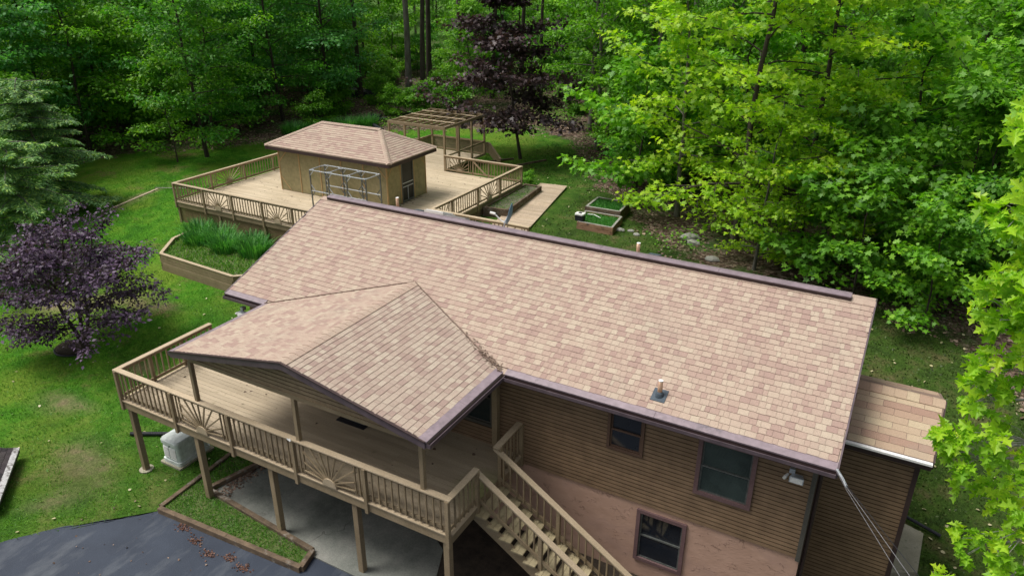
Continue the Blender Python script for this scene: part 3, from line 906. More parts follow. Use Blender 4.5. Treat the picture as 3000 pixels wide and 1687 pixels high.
# ------------------------------------------------------------------ railings
def sunburst(parent, a, b, zlo, zhi, out, mat=TAN):
    a, b = Vector(a), Vector(b); d = (b - a).normalized(); W = (b - a).length
    inset = 0.24
    c = (a + b) / 2
    base = Vector((c.x, c.y, zlo))
    o = Vector((out[0], out[1], 0)) * 0.02
    for s in (inset, 0.12):
        for q in (a + d * s, b - d * s):
            beam('baluster', mat, parent, (q.x, q.y, zlo), (q.x, q.y, zhi), .034, .034, tuple(d))
    hw = W / 2 - inset; hh = zhi - zlo
    n = 11
    for i in range(n):
        ang = math.radians(7 + 166 * i / (n - 1))
        cx, sx = math.cos(ang), math.sin(ang)
        t = min(hw / max(abs(cx), 1e-3), hh / max(sx, 1e-3))
        p0 = base + d * (cx * .13) + Vector((0, 0, sx * .13)) + o
        p1 = base + d * (cx * t * .99) + Vector((0, 0, sx * t * .99)) + o
        beam('ray_slat', mat, parent, p0, p1, .036, .03, (out[0], out[1], 0))
    mb = MB(); k = 12
    ring = []
    for j in range(k + 1):
        an = math.pi * j / k
        ring.append(base + d * math.cos(an) * .20 + Vector((0, 0, math.sin(an) * .20 - .05)))
    o1 = Vector((out[0], out[1], 0)) * .06
    o0 = Vector((out[0], out[1], 0)) * .0
    n_ = len(ring)
    mb.add([p + o0 for p in ring] + [p + o1 for p in ring], [tuple(range(n_))[::-1], tuple(range(n_, 2 * n_))] + [(i, (i + 1) % n_, n_ + (i + 1) % n_, n_ + i) for i in range(n_)])
    mb.build('sun_disc', CAPM, parent)


def rail(parent, p0, p1, ts, pat, ztop, zf, out, posts=True, skirt=True, first=True, last=True, ext0=0.07, ext1=0.07, npitch=.178):
    p0, p1 = Vector((p0[0], p0[1], 0)), Vector((p1[0], p1[1], 0))
    d = (p1 - p0).normalized(); W = (p1 - p0).length; o = Vector((out[0], out[1], 0))
    at = lambda t, z, off=0: p0 + d * t + Vector((0, 0, z)) + o * off
    ts = [0.0] + list(ts) + [W]
    # cap in lengths
    cuts = [-ext0] + [t for i, t in enumerate(ts[1:-1]) if i % 2 == 1] + [W + ext1]
    for a, b in zip(cuts, cuts[1:]):
        beam('rail_cap', CAPM, parent, at(a + .001, ztop - .02), at(b - .001, ztop - .02), .15, .038)
    for i, (a, b) in enumerate(zip(ts, ts[1:])):
        a2, b2 = a + .045, b - .045
        beam('upper_rail', TAN, parent, at(a2, ztop - .085, -.0), at(b2, ztop - .085, -.0), .036, .088)
        beam('lower_rail', TAN, parent, at(a2, zf + .115, -.0), at(b2, zf + .115, -.0), .036, .085)
        if pat[i] == 'b':
            n = max(2, int(round((b - a) / npitch)) - 1)
            for k in range(n):
                t = a + (b - a) * (k + 1) / (n + 1)
                beam('baluster', TAN, parent, at(t, zf + .07, .036), at(t, ztop - .045, .036), .034, .034, tuple(d))
        elif pat[i] == 's':
            sunburst(parent, at(a2, 0, .036), at(b2, 0, .036), zf + .08, ztop - .05, out)
        elif pat[i] == 'g':
            for k in range(5):
                t = a + (b - a) * (k + 1) / 6
                beam('baluster', TAN, parent, at(t, zf + .07, .036), at(t, ztop - .045, .036), .034, .034, tuple(d))
            beam('gate_brace', TAN, parent, at(b2 - .03, ztop - .12, -.05), at(a2 + .03, zf + .1, -.05), .036, .09, (0, 0, 1))
    for i, t in enumerate(ts):
        if (i == 0 and not first) or (i == len(ts) - 1 and not last): continue
        beam('rail_post', TAN, parent, at(t, zf - .30 if skirt else zf, .05), at(t, ztop - .04, .05), .09, .09, tuple(d))
    if skirt:
        beam('edge_ledge', CAPM, parent, at(0, zf - .012, .025), at(W, zf - .012, .025), .10, .035)
        beam('rim_board', TAN, parent, at(0, zf - .15, .02), at(W, zf - .15, .02), .04, .235)


def deck_floor(parent, x0, x1, ys, pitch, zf, mat, name='deck_board', nsplit=2, keep=None):
    y = ys[0]; i = 0
    while y + pitch * .5 < ys[1]:
        cuts = [x0]
        for k in range(1, nsplit):
            cuts.append(x0 + (x1 - x0) * (k + (0.28 if (i + k) % 2 else -0.12)) / nsplit)
        cuts.append(x1)
        for a, b in zip(cuts, cuts[1:]):
            if keep and not keep((a + b) / 2, y): continue
            beam(name, mat, parent, (a + .002, y + pitch / 2, zf - .019 + RD.uniform(-.002, .002)), (b - .002, y + pitch / 2, zf - .019 + RD.uniform(-.002, .002)), pitch - .008, .036)
        y += pitch; i += 1


# front deck
ZF, ZT = -2.40, -1.48
fd = thing('front_deck', 'tan raised front deck with sunburst railing panels under the porch roof', 'deck', (3.7, -1.2, -4.73))
DX0, DX1, DY = -1.46, 8.97, -2.62
deck_floor(fd, DX0, DX1, (DY + .01, WY - .03), .139, ZF, DECKF, nsplit=3)
bays = [0.69, 2.72, 4.80, 6.85]
rail(fd, (DX0, DY), (DX1, DY), [b - DX0 for b in bays], 'bsbsb', ZT, ZF, (0, -1))
rail(fd, (DX0, WY - .02), (DX0, DY + .0), [1.02, 2.05], 'bbb', ZT, ZF, (-1, 0), last=False, ext0=0, ext1=-.078)
rail(fd, (DX1, DY), (DX1, -1.60), [], 'b', ZT, ZF, (1, 0), first=False, ext0=-.078, ext1=.08)
rail(fd, (DX1, -0.60), (DX1, WY - .03), [], 'b', ZT, ZF, (1, 0), ext0=.10, ext1=0)
beam('rim_board', TAN, fd, (DX1, -1.6, ZF - .15), (DX1, -.6, ZF - .15), .04, .235)
for x in (-1.31, 1.28, 3.85, 6.42, 8.87):
    beam('support_post', TAN, fd, (x, -2.55, -4.74), (x, -2.55, ZF - .27), .15, .15, (0, 1, 0))
mb = MB()
for y in (-2.55, -1.1):
    mb.box(DX0 + .05, DX1 - .05, y - .035, y + .035, ZF - .50 if y > -2 else ZF - .27, ZF - .045)
x = DX0 + .2
while x < DX1:
    mb.box(x, x + .038, DY + .04, WY - .05, ZF - .24, ZF - .042); x += .41
mb.build('joists', TAN, fd)
for x in (1.64, 4.96, 8.36):
    beam('porch_post', TAN, fd, (x, -2.60, ZT), (x, -2.60, -0.372), .10, .10, (0, 1, 0))
mb = MB(); mb.tube([(-1.31, -2.55, -4.76), (-1.31, -2.55, -4.69)], .19, 20); tag(mb.build('concrete_footing', CONC), 'round concrete footing under the leftmost deck post', 'footing')

# staircase
st = thing('staircase', 'tan wooden staircase going down from the deck along the pink stucco wall', 'staircase', (10.6, -1.1, -4.73))
SG = 0.194 / 0.297
for i in range(12):
    z = ZF - .194 * (i + 1) + .0
    x = DX1 + .03 + .297 * i
    if z < -4.68: break
    for k in (0, 1):
        beam('tread_board', DARKTAN, st, (x + .075 + k * .149, -1.70, z - .018), (x + .075 + k * .149, -.56, z - .018), .142, .036, (0, 0, 1))
xe = DX1 + .297 * 12
for y in (-1.60, -.60):
    beam('stringer', TAN, st, (DX1 + .02, y + (.0), ZF - .30), (xe, y, ZF - .30 - SG * (xe - DX1)), .045, .27)
# low dark risers shadow gap is open; stair rails
for y, o in ((-1.52, -1), (-.64, 1)):
    x0, x1 = DX1 + .02, DX1 + 3.55
    zr0 = -1.60
    f = lambda x, dz: (x, y, zr0 + dz - SG * (x - x0))
    beam('stair_rail_cap', CAPM, st, f(x0 - .08, 0), f(x1, 0), .145, .038)
    beam('stair_upper_rail', TAN, st, f(x0, -.065), f(x1, -.065), .036, .085)
    beam('stair_lower_rail', TAN, st, f(x0, -.70), f(x1, -.70), .036, .085)
    xx = x0 + .16; k = 0
    while xx < x1:
        if k % 9 == 8:
            beam('stair_post', TAN, st, (xx, y, zr0 - 1.22 - SG * (xx - x0)), (xx, y, zr0 - .03 - SG * (xx - x0)), .09, .09, (0, 1, 0))
        else:
            beam('stair_baluster', TAN, st, (xx, y + o * -.03, zr0 - .75 - SG * (xx - x0)), (xx, y + o * -.03, zr0 - .03 - SG * (xx - x0)), .034, .034, (0, 1, 0))
        xx += .172; k += 1

# ------------------------------------------------------------------ pool deck behind the house
ZPF, ZPT = -2.20, -1.30
pd = thing('back_deck', 'large tan back deck on lattice skirting with sunburst railings around a screen house', 'deck', (-8, 14.8, -3.0))
BX0, BX1, BY0, BY1 = -14.45, -1.64, 9.48, 20.27
deck_floor(pd, BX0, BX1, (BY0 + .01, BY1), .139, ZPF, DECKP, nsplit=3, keep=lambda x, y: not (-11.0 < x < -7 and 13.7 < y < 16.0))
deck_floor(pd, BX1, 3.1, (8.45, 12.15), .139, ZPF, DECKP, nsplit=1)
deck_floor(pd, -10.0, -6.34, (BY1, 24.5), .139, ZPF, DECKP, nsplit=1)
rail(pd, (BX0, BY0), (-2.2, BY0), [t - BX0 for t in (-12.46, -10.60, -8.73, -6.95, -5.1)], 'bsbsbb', ZPT, ZPF, (0, -1))
rail(pd, (BX0, BY1), (BX0, BY0), [BY1 - 17.9, BY1 - 15.77, BY1 - 13.76, BY1 - 11.64], 'bbbsb', ZPT, ZPF, (-1, 0), last=False, ext1=-.078)
rail(pd, (BX1, 12.2), (BX1, BY1), [13.74 - 12.2, 15.92 - 12.2, 18.01 - 12.2], 'sbsb', ZPT, ZPF, (1, 0), ext1=.07, ext0=-.078)
rail(pd, (BX1, BY1), (-6.30, BY1), [1.95, 2.90], 'bgs', ZPT, ZPF, (0, 1), first=False, skirt=False, ext0=-.078)
rail(pd, (BX1 - .0, 12.2), (3.0, 12.2), [1.9], 'bs', ZPT, ZPF, (0, 1), first=True)
# skirt posts and lattice
mb = MB()


def lattice(p0, p1, z0f, z1):
    p0, p1 = Vector(p0), Vector(p1); d = (p1 - p0).normalized(); W = (p1 - p0).length
    nn = Vector((d.y, -d.x, 0))
    t = -1.0
    while t < W:
        for s in (1, -1):
            a_t, b_t = (t, t + (z1 - z0f)) if s > 0 else (t + (z1 - z0f), t)
            za, zb_ = z0f, z1
            # clip in t
            if a_t > b_t: ta, tb, zza, zzb = b_t, a_t, zb_, za
            else: ta, tb, zza, zzb = a_t, b_t, za, zb_
            if tb <= 0 or ta >= W: continue
            if ta < 0: zza += (zzb - zza) * (0 - ta) / (tb - ta); ta = 0
            if tb > W: zzb = zza + (zzb - zza) * (W - ta) / (tb - ta); tb = W
            a = p0 + d * ta + Vector((0, 0, zza)) + nn * (.006 * s); b = p0 + d * tb + Vector((0, 0, zzb)) + nn * (.006 * s)
            if (b - a).length > .03: mb.beam(a, b, .010, .036, (0, 0, 1))
        t += .085
    return


lattice((BX0 + .1, BY0 + .05, 0), (-2.2, BY0 + .05, 0), -3.5, ZPF - .26)
lattice((BX1 - .03, 12.3, 0), (BX1 - .03, BY1 - .1, 0), -3.2, ZPF - .26)
o = mb.build('lattice', LATT, pd); o['kind'] = 'stuff'
for x in (BX0 + .06, -11.6, -8.75, -5.9, -3.0):
    beam('support_post', TAN, pd, (x, BY0 + .03, -3.6), (x, BY0 + .03, ZPF - .26), .12, .12, (0, 1, 0))
for y in (12.3, 14.6, 17.0, 20.0):
    beam('support_post', TAN, pd, (BX1 - .02, y, -3.4), (BX1 - .02, y, ZPF - .26), .10, .10, (0, 1, 0))
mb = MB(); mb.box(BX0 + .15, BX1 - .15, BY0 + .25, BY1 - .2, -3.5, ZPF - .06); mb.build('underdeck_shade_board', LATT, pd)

# screen house on the back deck
sh = thing('screen_house', 'screened gold mesh pavilion with hipped shingle roof on the back deck', 'pavilion', (-8.1, 14.9, ZPF))
gx0, gx1, gy0, gy1 = -11.5, -4.88, 13.4, 16.45
ez = 0.06
xs = np.linspace(gx0, gx1, 6)
for a, b in zip(xs, xs[1:]):
    mb = MB(); mb.box(a + .02, b - .02, gy0, gy0 + .03, ZPF + .02, ez - .12); mb.build('screen_panel', SCREEN, sh)
    mb = MB(); mb.box(a + .02, b - .02, gy1 - .03, gy1, ZPF + .02, ez - .12); mb.build('screen_panel', SCREEN, sh)
for a, b in ((gy0 + .05, 14.45), (15.42, gy1 - .05)):
    mb = MB(); mb.box(gx1 - .03, gx1, a, b, ZPF + .02, ez - .12); mb.build('screen_panel', SCREEN, sh)
mb = MB(); mb.box(gx0, gx0 + .03, gy0 + .05, gy1 - .05, ZPF + .02, ez - .12); mb.build('screen_panel', SCREEN, sh)
mb = MB(); mb.box(gx1 - .03, gx1, 14.45, 15.42, -.18, ez - .12); mb.build('screen_panel', SCREEN, sh)
for x in xs: beam('corner_batten' if x in (xs[0], xs[-1]) else 'batten', BATTEN, sh, (x, gy0 - .012, ZPF + .01), (x, gy0 - .012, ez - .12), .05, .03, (0, 1, 0))
for y in (gy0 + .02, 14.42, 15.45, gy1 - .03): beam('batten', BATTEN, sh, (gx1 + .012, y, ZPF + .01), (gx1 + .012, y, ez - .12), .05, .03, (1, 0, 0))
for (a, b) in (((gx0 + .03, gy0 - .01, -.75), (gx0 + .65, gy0 - .01, -.1)), ((gx1 - .03, gy0 - .01, -.75), (gx1 - .65, gy0 - .01, -.1)), ((gx0 + .02, gy0 - .01, -1.5), (gx0 + .6, gy0 - .01, ZPF + .05)),
               ((gx1 + .01, gy0 + .06, -.75), (gx1 + .01, gy0 + .6, -.1)), ((gx1 + .01, gy1 - .06, -.7), (gx1 + .01, gy1 - .6, -.1))):
    beam('knee_brace', BATTEN, sh, a, b, .04, .016, (0, 1, 0) if abs(a[1] - b[1]) < .01 else (1, 0, 0))
mb = MB()
for (a, b, c, d) in ((14.47, 14.53, ZPF + .03, -.18), (15.34, 15.40, ZPF + .03, -.18), (14.53, 15.34, -.26, -.18), (14.53, 15.34, ZPF + .03, ZPF + .11)):
    mb.box(gx1 - .01, gx1 + .03, a, b, c, d)
dd = mb.build('door', GREYSTEEL, sh)
mb = MB(); mb.box(gx1 - .012, gx1 - .004, 14.53, 15.34, ZPF + .11, -.26); mb.build('door_screen', DSCREEN, dd)
mb = MB()
for z in (-1.28, -1.46): mb.box(gx1 + .0, gx1 + .035, 14.53, 15.34, z, z + .035)
mb.box(gx1 + .0, gx1 + .03, 14.92, 14.95, ZPF + .11, -1.46)
mb.build('door_bar', ALU, dd)
# hip roof
rx0, rx1, ry0, ry1, rzr = -12.0, -4.42, 13.06, 16.78, 1.05
rym = (ry0 + ry1) / 2; hd = rym - ry0
ha, hb = rx0 + hd + .3, rx1 - hd
mb = MB()
top = [(rx0, ry0, ez), (rx1, ry0, ez), (rx1, ry1, ez), (rx0, ry1, ez), (ha, rym, rzr), (hb, rym, rzr)]
mb.add(top + [(p[0], p[1], p[2] - .04) for p in top[:4]], [(0, 1, 5, 4), (1, 2, 5), (2, 3, 4, 5), (3, 0, 4), (9, 8, 7, 6), (0, 6, 7, 1), (1, 7, 8, 2), (2, 8, 9, 3), (3, 9, 6, 0)])
hr = mb.build('roof', SH, sh)
nrow = 15


def hip_face(o, u, v, ulen, inset0, inset1, rise_len):
    """courses whose ends follow the hips"""
    o, u, v = Vector(o), Vector(u).normalized(), Vector(v).normalized(); n = u.cross(v).normalized()
    if n.z < 0: n = -n
    out = []; ex = rise_len / nrow
    for r in range(nrow):
        t0, t1 = r * ex, (r + 1) * ex + .01
        f0 = t0 / rise_len; f1 = min(1, t1 / rise_len)
        A0, B0 = inset0 * f0, ulen - inset1 * f0
        A1, B1 = inset0 * f1, ulen - inset1 * f1
        s = A0 - RD.uniform(0, .25)
        while s < B0:
            w = RD.uniform(.14, .38); a, b = max(s, A0), min(s + w, B0); s += w
            if b - a < .03: continue
            a1, b1 = max(a, A1), min(b, B1)
            if b1 <= a1: a1 = b1 = min(max((a + b) / 2, A1), B1)
            x = RD.random(); tone = 0.05 if x < .2 else (.92 if x > .84 else RD.uniform(.2, .72)); th = .014 + RD.uniform(0, .006)
            P = [o + u * q + v * tt + n * h for q, tt, h in ((a, t0, -.01), (b, t0, -.01), (b1, t1, -.01), (a1, t1, -.01), (a, t0, th), (b, t0, th), (b1, t1, .002), (a1, t1, .002))]
            out.append((P, tone, o + u * ((a + b) / 2) + v * t0))
    return out


rise = rzr - ez
fl = math.hypot(hd, rise)
pcs = hip_face((rx0, ry0, ez), (1, 0, 0), (0, hd, rise), rx1 - rx0, ha - rx0, rx1 - hb, fl)
el = math.hypot(rx1 - hb, rise)
pcs += hip_face((rx1, ry0, ez), (0, 1, 0), (hb - rx1, 0, rise), ry1 - ry0, hd, hd, el)
pcs += hip_face((rx0, ry1, ez), (0, -1, 0), (ha - rx0, 0, rise), ry1 - ry0, hd, hd, math.hypot(ha - rx0, rise))
pcs += hip_face((rx1, ry1, ez), (-1, 0, 0), (0, -hd, rise), rx1 - rx0, rx1 - hb, ha - rx0, fl)
lay(pcs, 0, hr, SH)


def cap_line(a, b, mat, parent, r=.13, step=.15):
    a, b = Vector(a), Vector(b); d = (b - a).normalized(); Ln = (b - a).length; side = d.cross(Vector((0, 0, 1))).normalized()
    mb = MB(); s = 0
    while s < Ln:
        mb.tone = RD.uniform(.35, .95)
        c0 = a + d * s; c1 = a + d * min(s + step + .02, Ln)
        up0 = Vector((0, 0, .05)); up1 = Vector((0, 0, .034)); dn = Vector((0, 0, -.035))
        mb.add([c0 - side * r + dn, c0 - side * r * .5 + up0 * .55, c0 + up0, c0 + side * r * .5 + up0 * .55, c0 + side * r + dn, c1 - side * r + dn, c1 - side * r * .5 + up1 * .4, c1 + up1, c1 + side * r * .5 + up1 * .4, c1 + side * r + dn],
               [(0, 1, 6, 5), (1, 2, 7, 6), (2, 3, 8, 7), (3, 4, 9, 8), (4, 3, 2, 1, 0)])
        s += step
    mb.build('hip_cap', mat, parent)


cap_line((rx1, ry0, ez + .01), (hb, rym, rzr + .01), SH, hr)
cap_line((rx0, ry0, ez + .01), (ha, rym, rzr + .01), SH, hr)
cap_line((rx1, ry1, ez + .01), (hb, rym, rzr + .01), SH, hr)
cap_line((hb + .05, rym, rzr + .035), (ha - .05, rym, rzr + .012), SH, hr, .12)
mb = MB()
for (a, b, c, d) in ((rx0, rx1, ry0 + .0, ry0 + .035), (rx0, rx1, ry1 - .035, ry1)): mb.box(a, b, c, d, ez - .20, ez - .042)
for (a, b) in ((rx0, rx0 + .035), (rx1 - .035, rx1)): mb.box(a, b, ry0 + .036, ry1 - .036, ez - .20, ez - .042)
mb.build('fascia', DKBR, sh)
mb = MB(); mb.box(rx0 + .04, rx1 - .04, ry0 + .04, ry1 - .04, ez - .12, ez - .09); mb.build('soffit', DKBR, sh)

# silver frame standing in front of the screen house
fr = thing('canopy_rack', 'bare silver tube canopy frame standing in front of the screen house', 'frame', (-6.5, 12.5, ZPF))
fx = np.linspace(-8.2, -4.95, 4); fy = (12.02, 13.02); ftz, fmz = -.45, -1.42


def tubep(name, mat, parent, a, b, r=.02):
    return beam(name, mat, parent, a, b, r * 2.2, r * 2.2, (0, 0, 1) if abs(Vector(b)[2] - Vector(a)[2]) < .5 * (Vector(b) - Vector(a)).length else (0, 1, 0))


for y in fy:
    for i in range(3):
        tubep('top_tube', ALU, fr, (fx[i], y, ftz), (fx[i + 1], y, ftz))
        tubep('middle_tube', ALU, fr, (fx[i], y, fmz), (fx[i + 1], y, fmz))
    for i, x in enumerate(fx):
        tubep('leg', GREYSTEEL, fr, (x, y, ZPF), (x, y, ftz - .02), .024)
        for s in (-1, 1):
            if 0 <= i + s <= 3:
                tubep('brace', ALU if s > 0 else GREYSTEEL, fr, (x, y, ftz - .26), (x + s * .24, y, ftz), .016)
                tubep('brace', ALU if s > 0 else GREYSTEEL, fr, (x, y, fmz + .30), (x + s * .24, y, fmz), .016)
                tubep('brace', GREYSTEEL, fr, (x, y, fmz - .30), (x + s * .22, y, fmz), .014)
for x in fx:
    tubep('cross_tube', ALU, fr, (x, fy[0], ftz), (x, fy[1], ftz), .018)
    for y, s in ((fy[0], 1), (fy[1], -1)):
        for sx in (-1, 1):
            if fx[0] - .01 <= x + sx * .2 <= fx[3] + .01: tubep('corner_brace', ALU, fr, (x + sx * .22, y, ftz), (x, y + s * .22, ftz), .014)
mb = MB()
for q in range(6):
    x = -5.3 + RD.uniform(-.1, .35)
    pts = [(x + RD.uniform(-.05, .05) * k, 12.0 + RD.uniform(-.03, .03) * k, fmz - k * .15 + (.08 if k == 0 else 0)) for k in range(5)]
    mb.tube(pts, .008, 5)
mb.build('hanging_straps', WHITE, fr)

# pergola frame on the far corner of the back deck
pg = thing('pergola', 'bare tan timber pergola frame on the far corner of the back deck', 'pergola', (-8.2, 22.3, ZPF))
px0, px1, py0, py1, pz = -10.03, -6.34, 20.33, 24.5, 0.18
for y in (py0, py1): beam('beam', TAN, pg, (px0 - .06, y, pz - .07), (px1 + .06, y, pz - .07), .06, .15)
for x in (px0, px1): beam('beam', TAN, pg, (x, py0 + .035, pz - .07), (x, py1 - .035, pz - .07), .06, .14)
for x in np.linspace(px0, px1, 8)[1:-1]: beam('rafter', TAN, pg, (x, py0 + .035, pz - .05), (x, py1 - .035, pz - .05), .045, .12)
for k, y in enumerate((21.4, 22.5, 23.6)): beam('purlin', CAPM, pg, (px0, y, pz + .03), (px1, y, pz + .03), .09, .035)
for y in (py0, 21.75, 23.1, py1):
    for x in (px0, px1): beam('post', TAN, pg, (x, y, ZPF), (x, y, pz - .15), .11, .11, (0, 1, 0))
for x in (-8.25,): beam('post', TAN, pg, (x, py1, ZPF), (x, py1, pz - .15), .10, .10, (0, 1, 0))
for z in (-1.42, ZPF + .06):
    for x in (px0, px1): beam('side_rail', TAN, pg, (x, py0 + .06, z), (x, py1 - .06, z), .05, .09)
    beam('side_rail', TAN, pg, (px0 + .06, py1, z), (px1 - .06, py1, z), .05, .09)

# timber retaining edge behind the pergola
rw = thing('retaining_wall', 'low brown board retaining wall bent around behind the pergola', 'retaining wall', (-8.9, 26, -2.6))
rp = [(-12.2, 24.4), (-10.9, 25.95), (-6.9, 26.0), (-5.3, 24.6)]
tops = [-2.0, -1.85, -1.85, -2.35]
for i in range(3):
    a, b = rp[i], rp[i + 1]
    for k in range(3):
        beam('board', SIDET, rw, (a[0], a[1] - k * .0, tops[i] - .12 - k * .215), (b[0], b[1], tops[i + 1] - .12 - k * .215), .05, .205)
    beam('cap_board', TAN, rw, (a[0], a[1], tops[i] + .0), (b[0], b[1], tops[i + 1] + .0), .13, .035)

# ------------------------------------------------------------------ planters, beds, boardwalk
def planter(name, label, pts, ztop, rows, hrow, mat, w=.09, capmat=None, closed=True, cap=False):
    t = thing(name, label, 'planter', (pts[0][0], pts[0][1], ztop - rows * hrow))
    n = len(pts)
    for i in range(n if closed else n - 1):
        a, b = Vector((pts[i][0], pts[i][1], 0)), Vector((pts[(i + 1) % n][0], pts[(i + 1) % n][1], 0))
        for k in range(rows):
            j = RD.uniform(-.006, .006)
            d = (b - a).normalized(); nn = Vector((d.y, -d.x, 0)) * j
            z = ztop - hrow * (k + .5)
            sh_ = (w / 2 if k % 2 else -w / 2)
            beam('timber', mat, t, a + nn + d * (-sh_) + Vector((0, 0, z)), b + nn + d * (-sh_) + Vector((0, 0, z)), w, hrow - .008)
        if cap: beam('cap_board', capmat or mat, t, a + Vector((0, 0, ztop + .018)), b + Vector((0, 0, ztop + .018)), w + .04, .034)
    return t


def soil_fill(parent, pts, z, mat):
    c = Vector((sum(p[0] for p in pts) / len(pts), sum(p[1] for p in pts) / len(pts), 0))
    q = [(c.x + (p[0] - c.x) * .97, c.y + (p[1] - c.y) * .97) for p in pts]
    mb = MB(); mb.prism(q, z - .5, z); mb.build('soil', mat, parent)


BEDGR = simple('weedy_bed_soil', (0.055, 0.10, 0.025), (0.13, 0.15, 0.055), 2.2, 0.95, bumpd=.03, grime=((0.15, 0.125, 0.095), 3, .56))
BEDGB = simple('brown_grey_weedy_soil', (0.075, 0.085, 0.045), (0.19, 0.175, 0.13), 5, 0.95, bumpd=.03, grime=((0.06, 0.12, 0.025), 1.5, .52))
BEDLU = simple('lush_bed_grass_soil', (0.03, 0.13, 0.015), (0.055, 0.19, 0.02), 3, 0.95, bumpd=.03)
lp_pts = [(-12.75, 9.2), (-12.45, 7.5), (-11.35, 6.0), (-6.75, 5.75), (-6.15, 6.35), (-3.2, 9.2)]
lpn = planter('grass_planter', 'angular tan timber planter full of tall grass clumps below the back deck', lp_pts, -3.1, 4, .19, TAN, .10, CAPM, False, True)
soil_fill(lpn, lp_pts, -3.22, BEDGR)
rp_pts = [(-1.5, 16.35), (-0.35, 16.55), (-0.75, 20.75), (-1.6, 20.75)]
rpn = planter('timber_planter', 'long weathered timber planter of weeds against the back deck rail', rp_pts, -2.35, 3, .18, TIMBER, .12)
soil_fill(rpn, rp_pts, -2.43, BEDGB)
b1 = [(3.16, 16.86), (4.80, 16.81), (4.62, 18.42), (2.85, 18.42)]
b2 = [(2.80, 18.60), (4.45, 18.62), (4.33, 20.15), (2.72, 20.22)]
rb1 = planter('raised_bed', 'nearer of two square raised garden beds on the back lawn, red brown timber front', b1, -2.45, 2, .19, SLEEPER, .12)
soil_fill(rb1, b1, -2.53, BEDLU)
rb2 = planter('raised_bed', 'farther and higher of two square raised garden beds with grey timber rim', b2, -2.28, 3, .18, TIMBER, .12)
soil_fill(rb2, b2, -2.36, BEDLU)
for t, pts, z in ((rb1, b1, -2.44), (rb2, b2, -2.27)):
    for i in range(4):
        a, b = pts[i], pts[(i + 1) % 4]
        beam('top_board', GREYT, t, (a[0], a[1], z), (b[0], b[1], z), .10, .02)
bx = thing('utility_box', 'small green black box with white lid on the corner of the nearer raised bed', 'box', (3.17, 17.0, -2.43))
mb = MB(); mb.prism([(2.98, 16.86), (3.36, 16.86), (3.36, 17.16), (2.98, 17.16)], -2.43, -2.17); mb.build('case', BLACKP, bx)
mb = MB(); mb.prism([(2.96, 16.88), (3.0, 16.84), (3.34, 16.84), (3.38, 16.88), (3.38, 17.14), (3.34, 17.18), (3.0, 17.18), (2.96, 17.14)], -2.168, -2.10); mb.build('lid', WHITE, bx)
mb = MB(); mb.box(3.1, 3.24, 16.96, 17.06, -2.098, -2.07); mb.build('handle', BLACKP, bx)
mb = MB(); mb.tube([(3.15, 17.95, -2.42), (3.5, 17.9, -2.38), (3.85, 17.8, -2.45)], .018, 6); tag(mb.build('white_pipe', WHITE), 'thin white pipe lying across the nearer raised bed', 'pipe')

bw = thing('boardwalk', 'tan plank boardwalk across the back lawn beside the timber planter', 'boardwalk', (.2, 18, -2.8))
c_tl, c_tr, c_bl, c_br = Vector((-1.39, 22.0, 0)), Vector((.11, 22.2, 0)), Vector((-.45, 15.2, 0)), Vector((1.36, 15.25, 0))
nb = 62
for i in range(nb):
    t = i / nb * 1.40
    a = c_tl.lerp(c_bl, t); b = c_tr.lerp(c_br, t)
    za = float(ground_z(a.x, a.y)) + .09
    a.z = b.z = za
    beam('plank', PLANK, bw, a, b, .142, .04)

# landscape timber bed beside the slab (L-shaped)
tb = thing('timber_bed', 'L shaped landscape timber bed of grass between the driveway and the slab', 'garden bed', (2.5, -3, -4.73))
zt = -4.62
LP = [((0.58, -3.50), (5.22, -3.42)), ((5.22, -3.42), (5.12, -2.72)), ((5.12, -2.72), (0.98, -2.42)), ((0.98, -2.42), (1.32, -.9)), ((0.58, -3.50), (0.22, -.5))]
LP = [((0.52, -3.52), (5.16, -3.27)), ((5.16, -3.27), (5.02, -2.72)), ((5.02, -2.72), (0.98, -2.38)), ((0.98, -2.38), (1.36, -.95)), ((0.50, -3.46), (0.30, -.6))]
for (a, b) in LP:
    n = 2 if (Vector(a) - Vector(b)).length > 2 else 1
    for k in range(n):
        p = Vector(a).lerp(Vector(b), k / n); q = Vector(a).lerp(Vector(b), (k + 1) / n)
        for j in range(2):
            beam('timber', TIMBER, tb, (p.x, p.y, zt - .0 - j * .13 + RD.uniform(-.008, .008)), (q.x, q.y, zt - j * .13 + RD.uniform(-.008, .008)), .13, .125)
mb = MB(); mb.prism([(0.45, -3.45), (5.05, -3.2), (4.95, -2.8), (1.05, -2.45), (1.35, -.95), (0.4, -.65)], -4.85, -4.635)
mb.build('bed_soil', BEDGR, tb)

# ------------------------------------------------------------------ generator, pipe, dish, vents, lamps ...
gn = thing('generator', 'pale grey standby generator on a pad behind the second deck post', 'generator', (-.85, -1.7, -4.73))


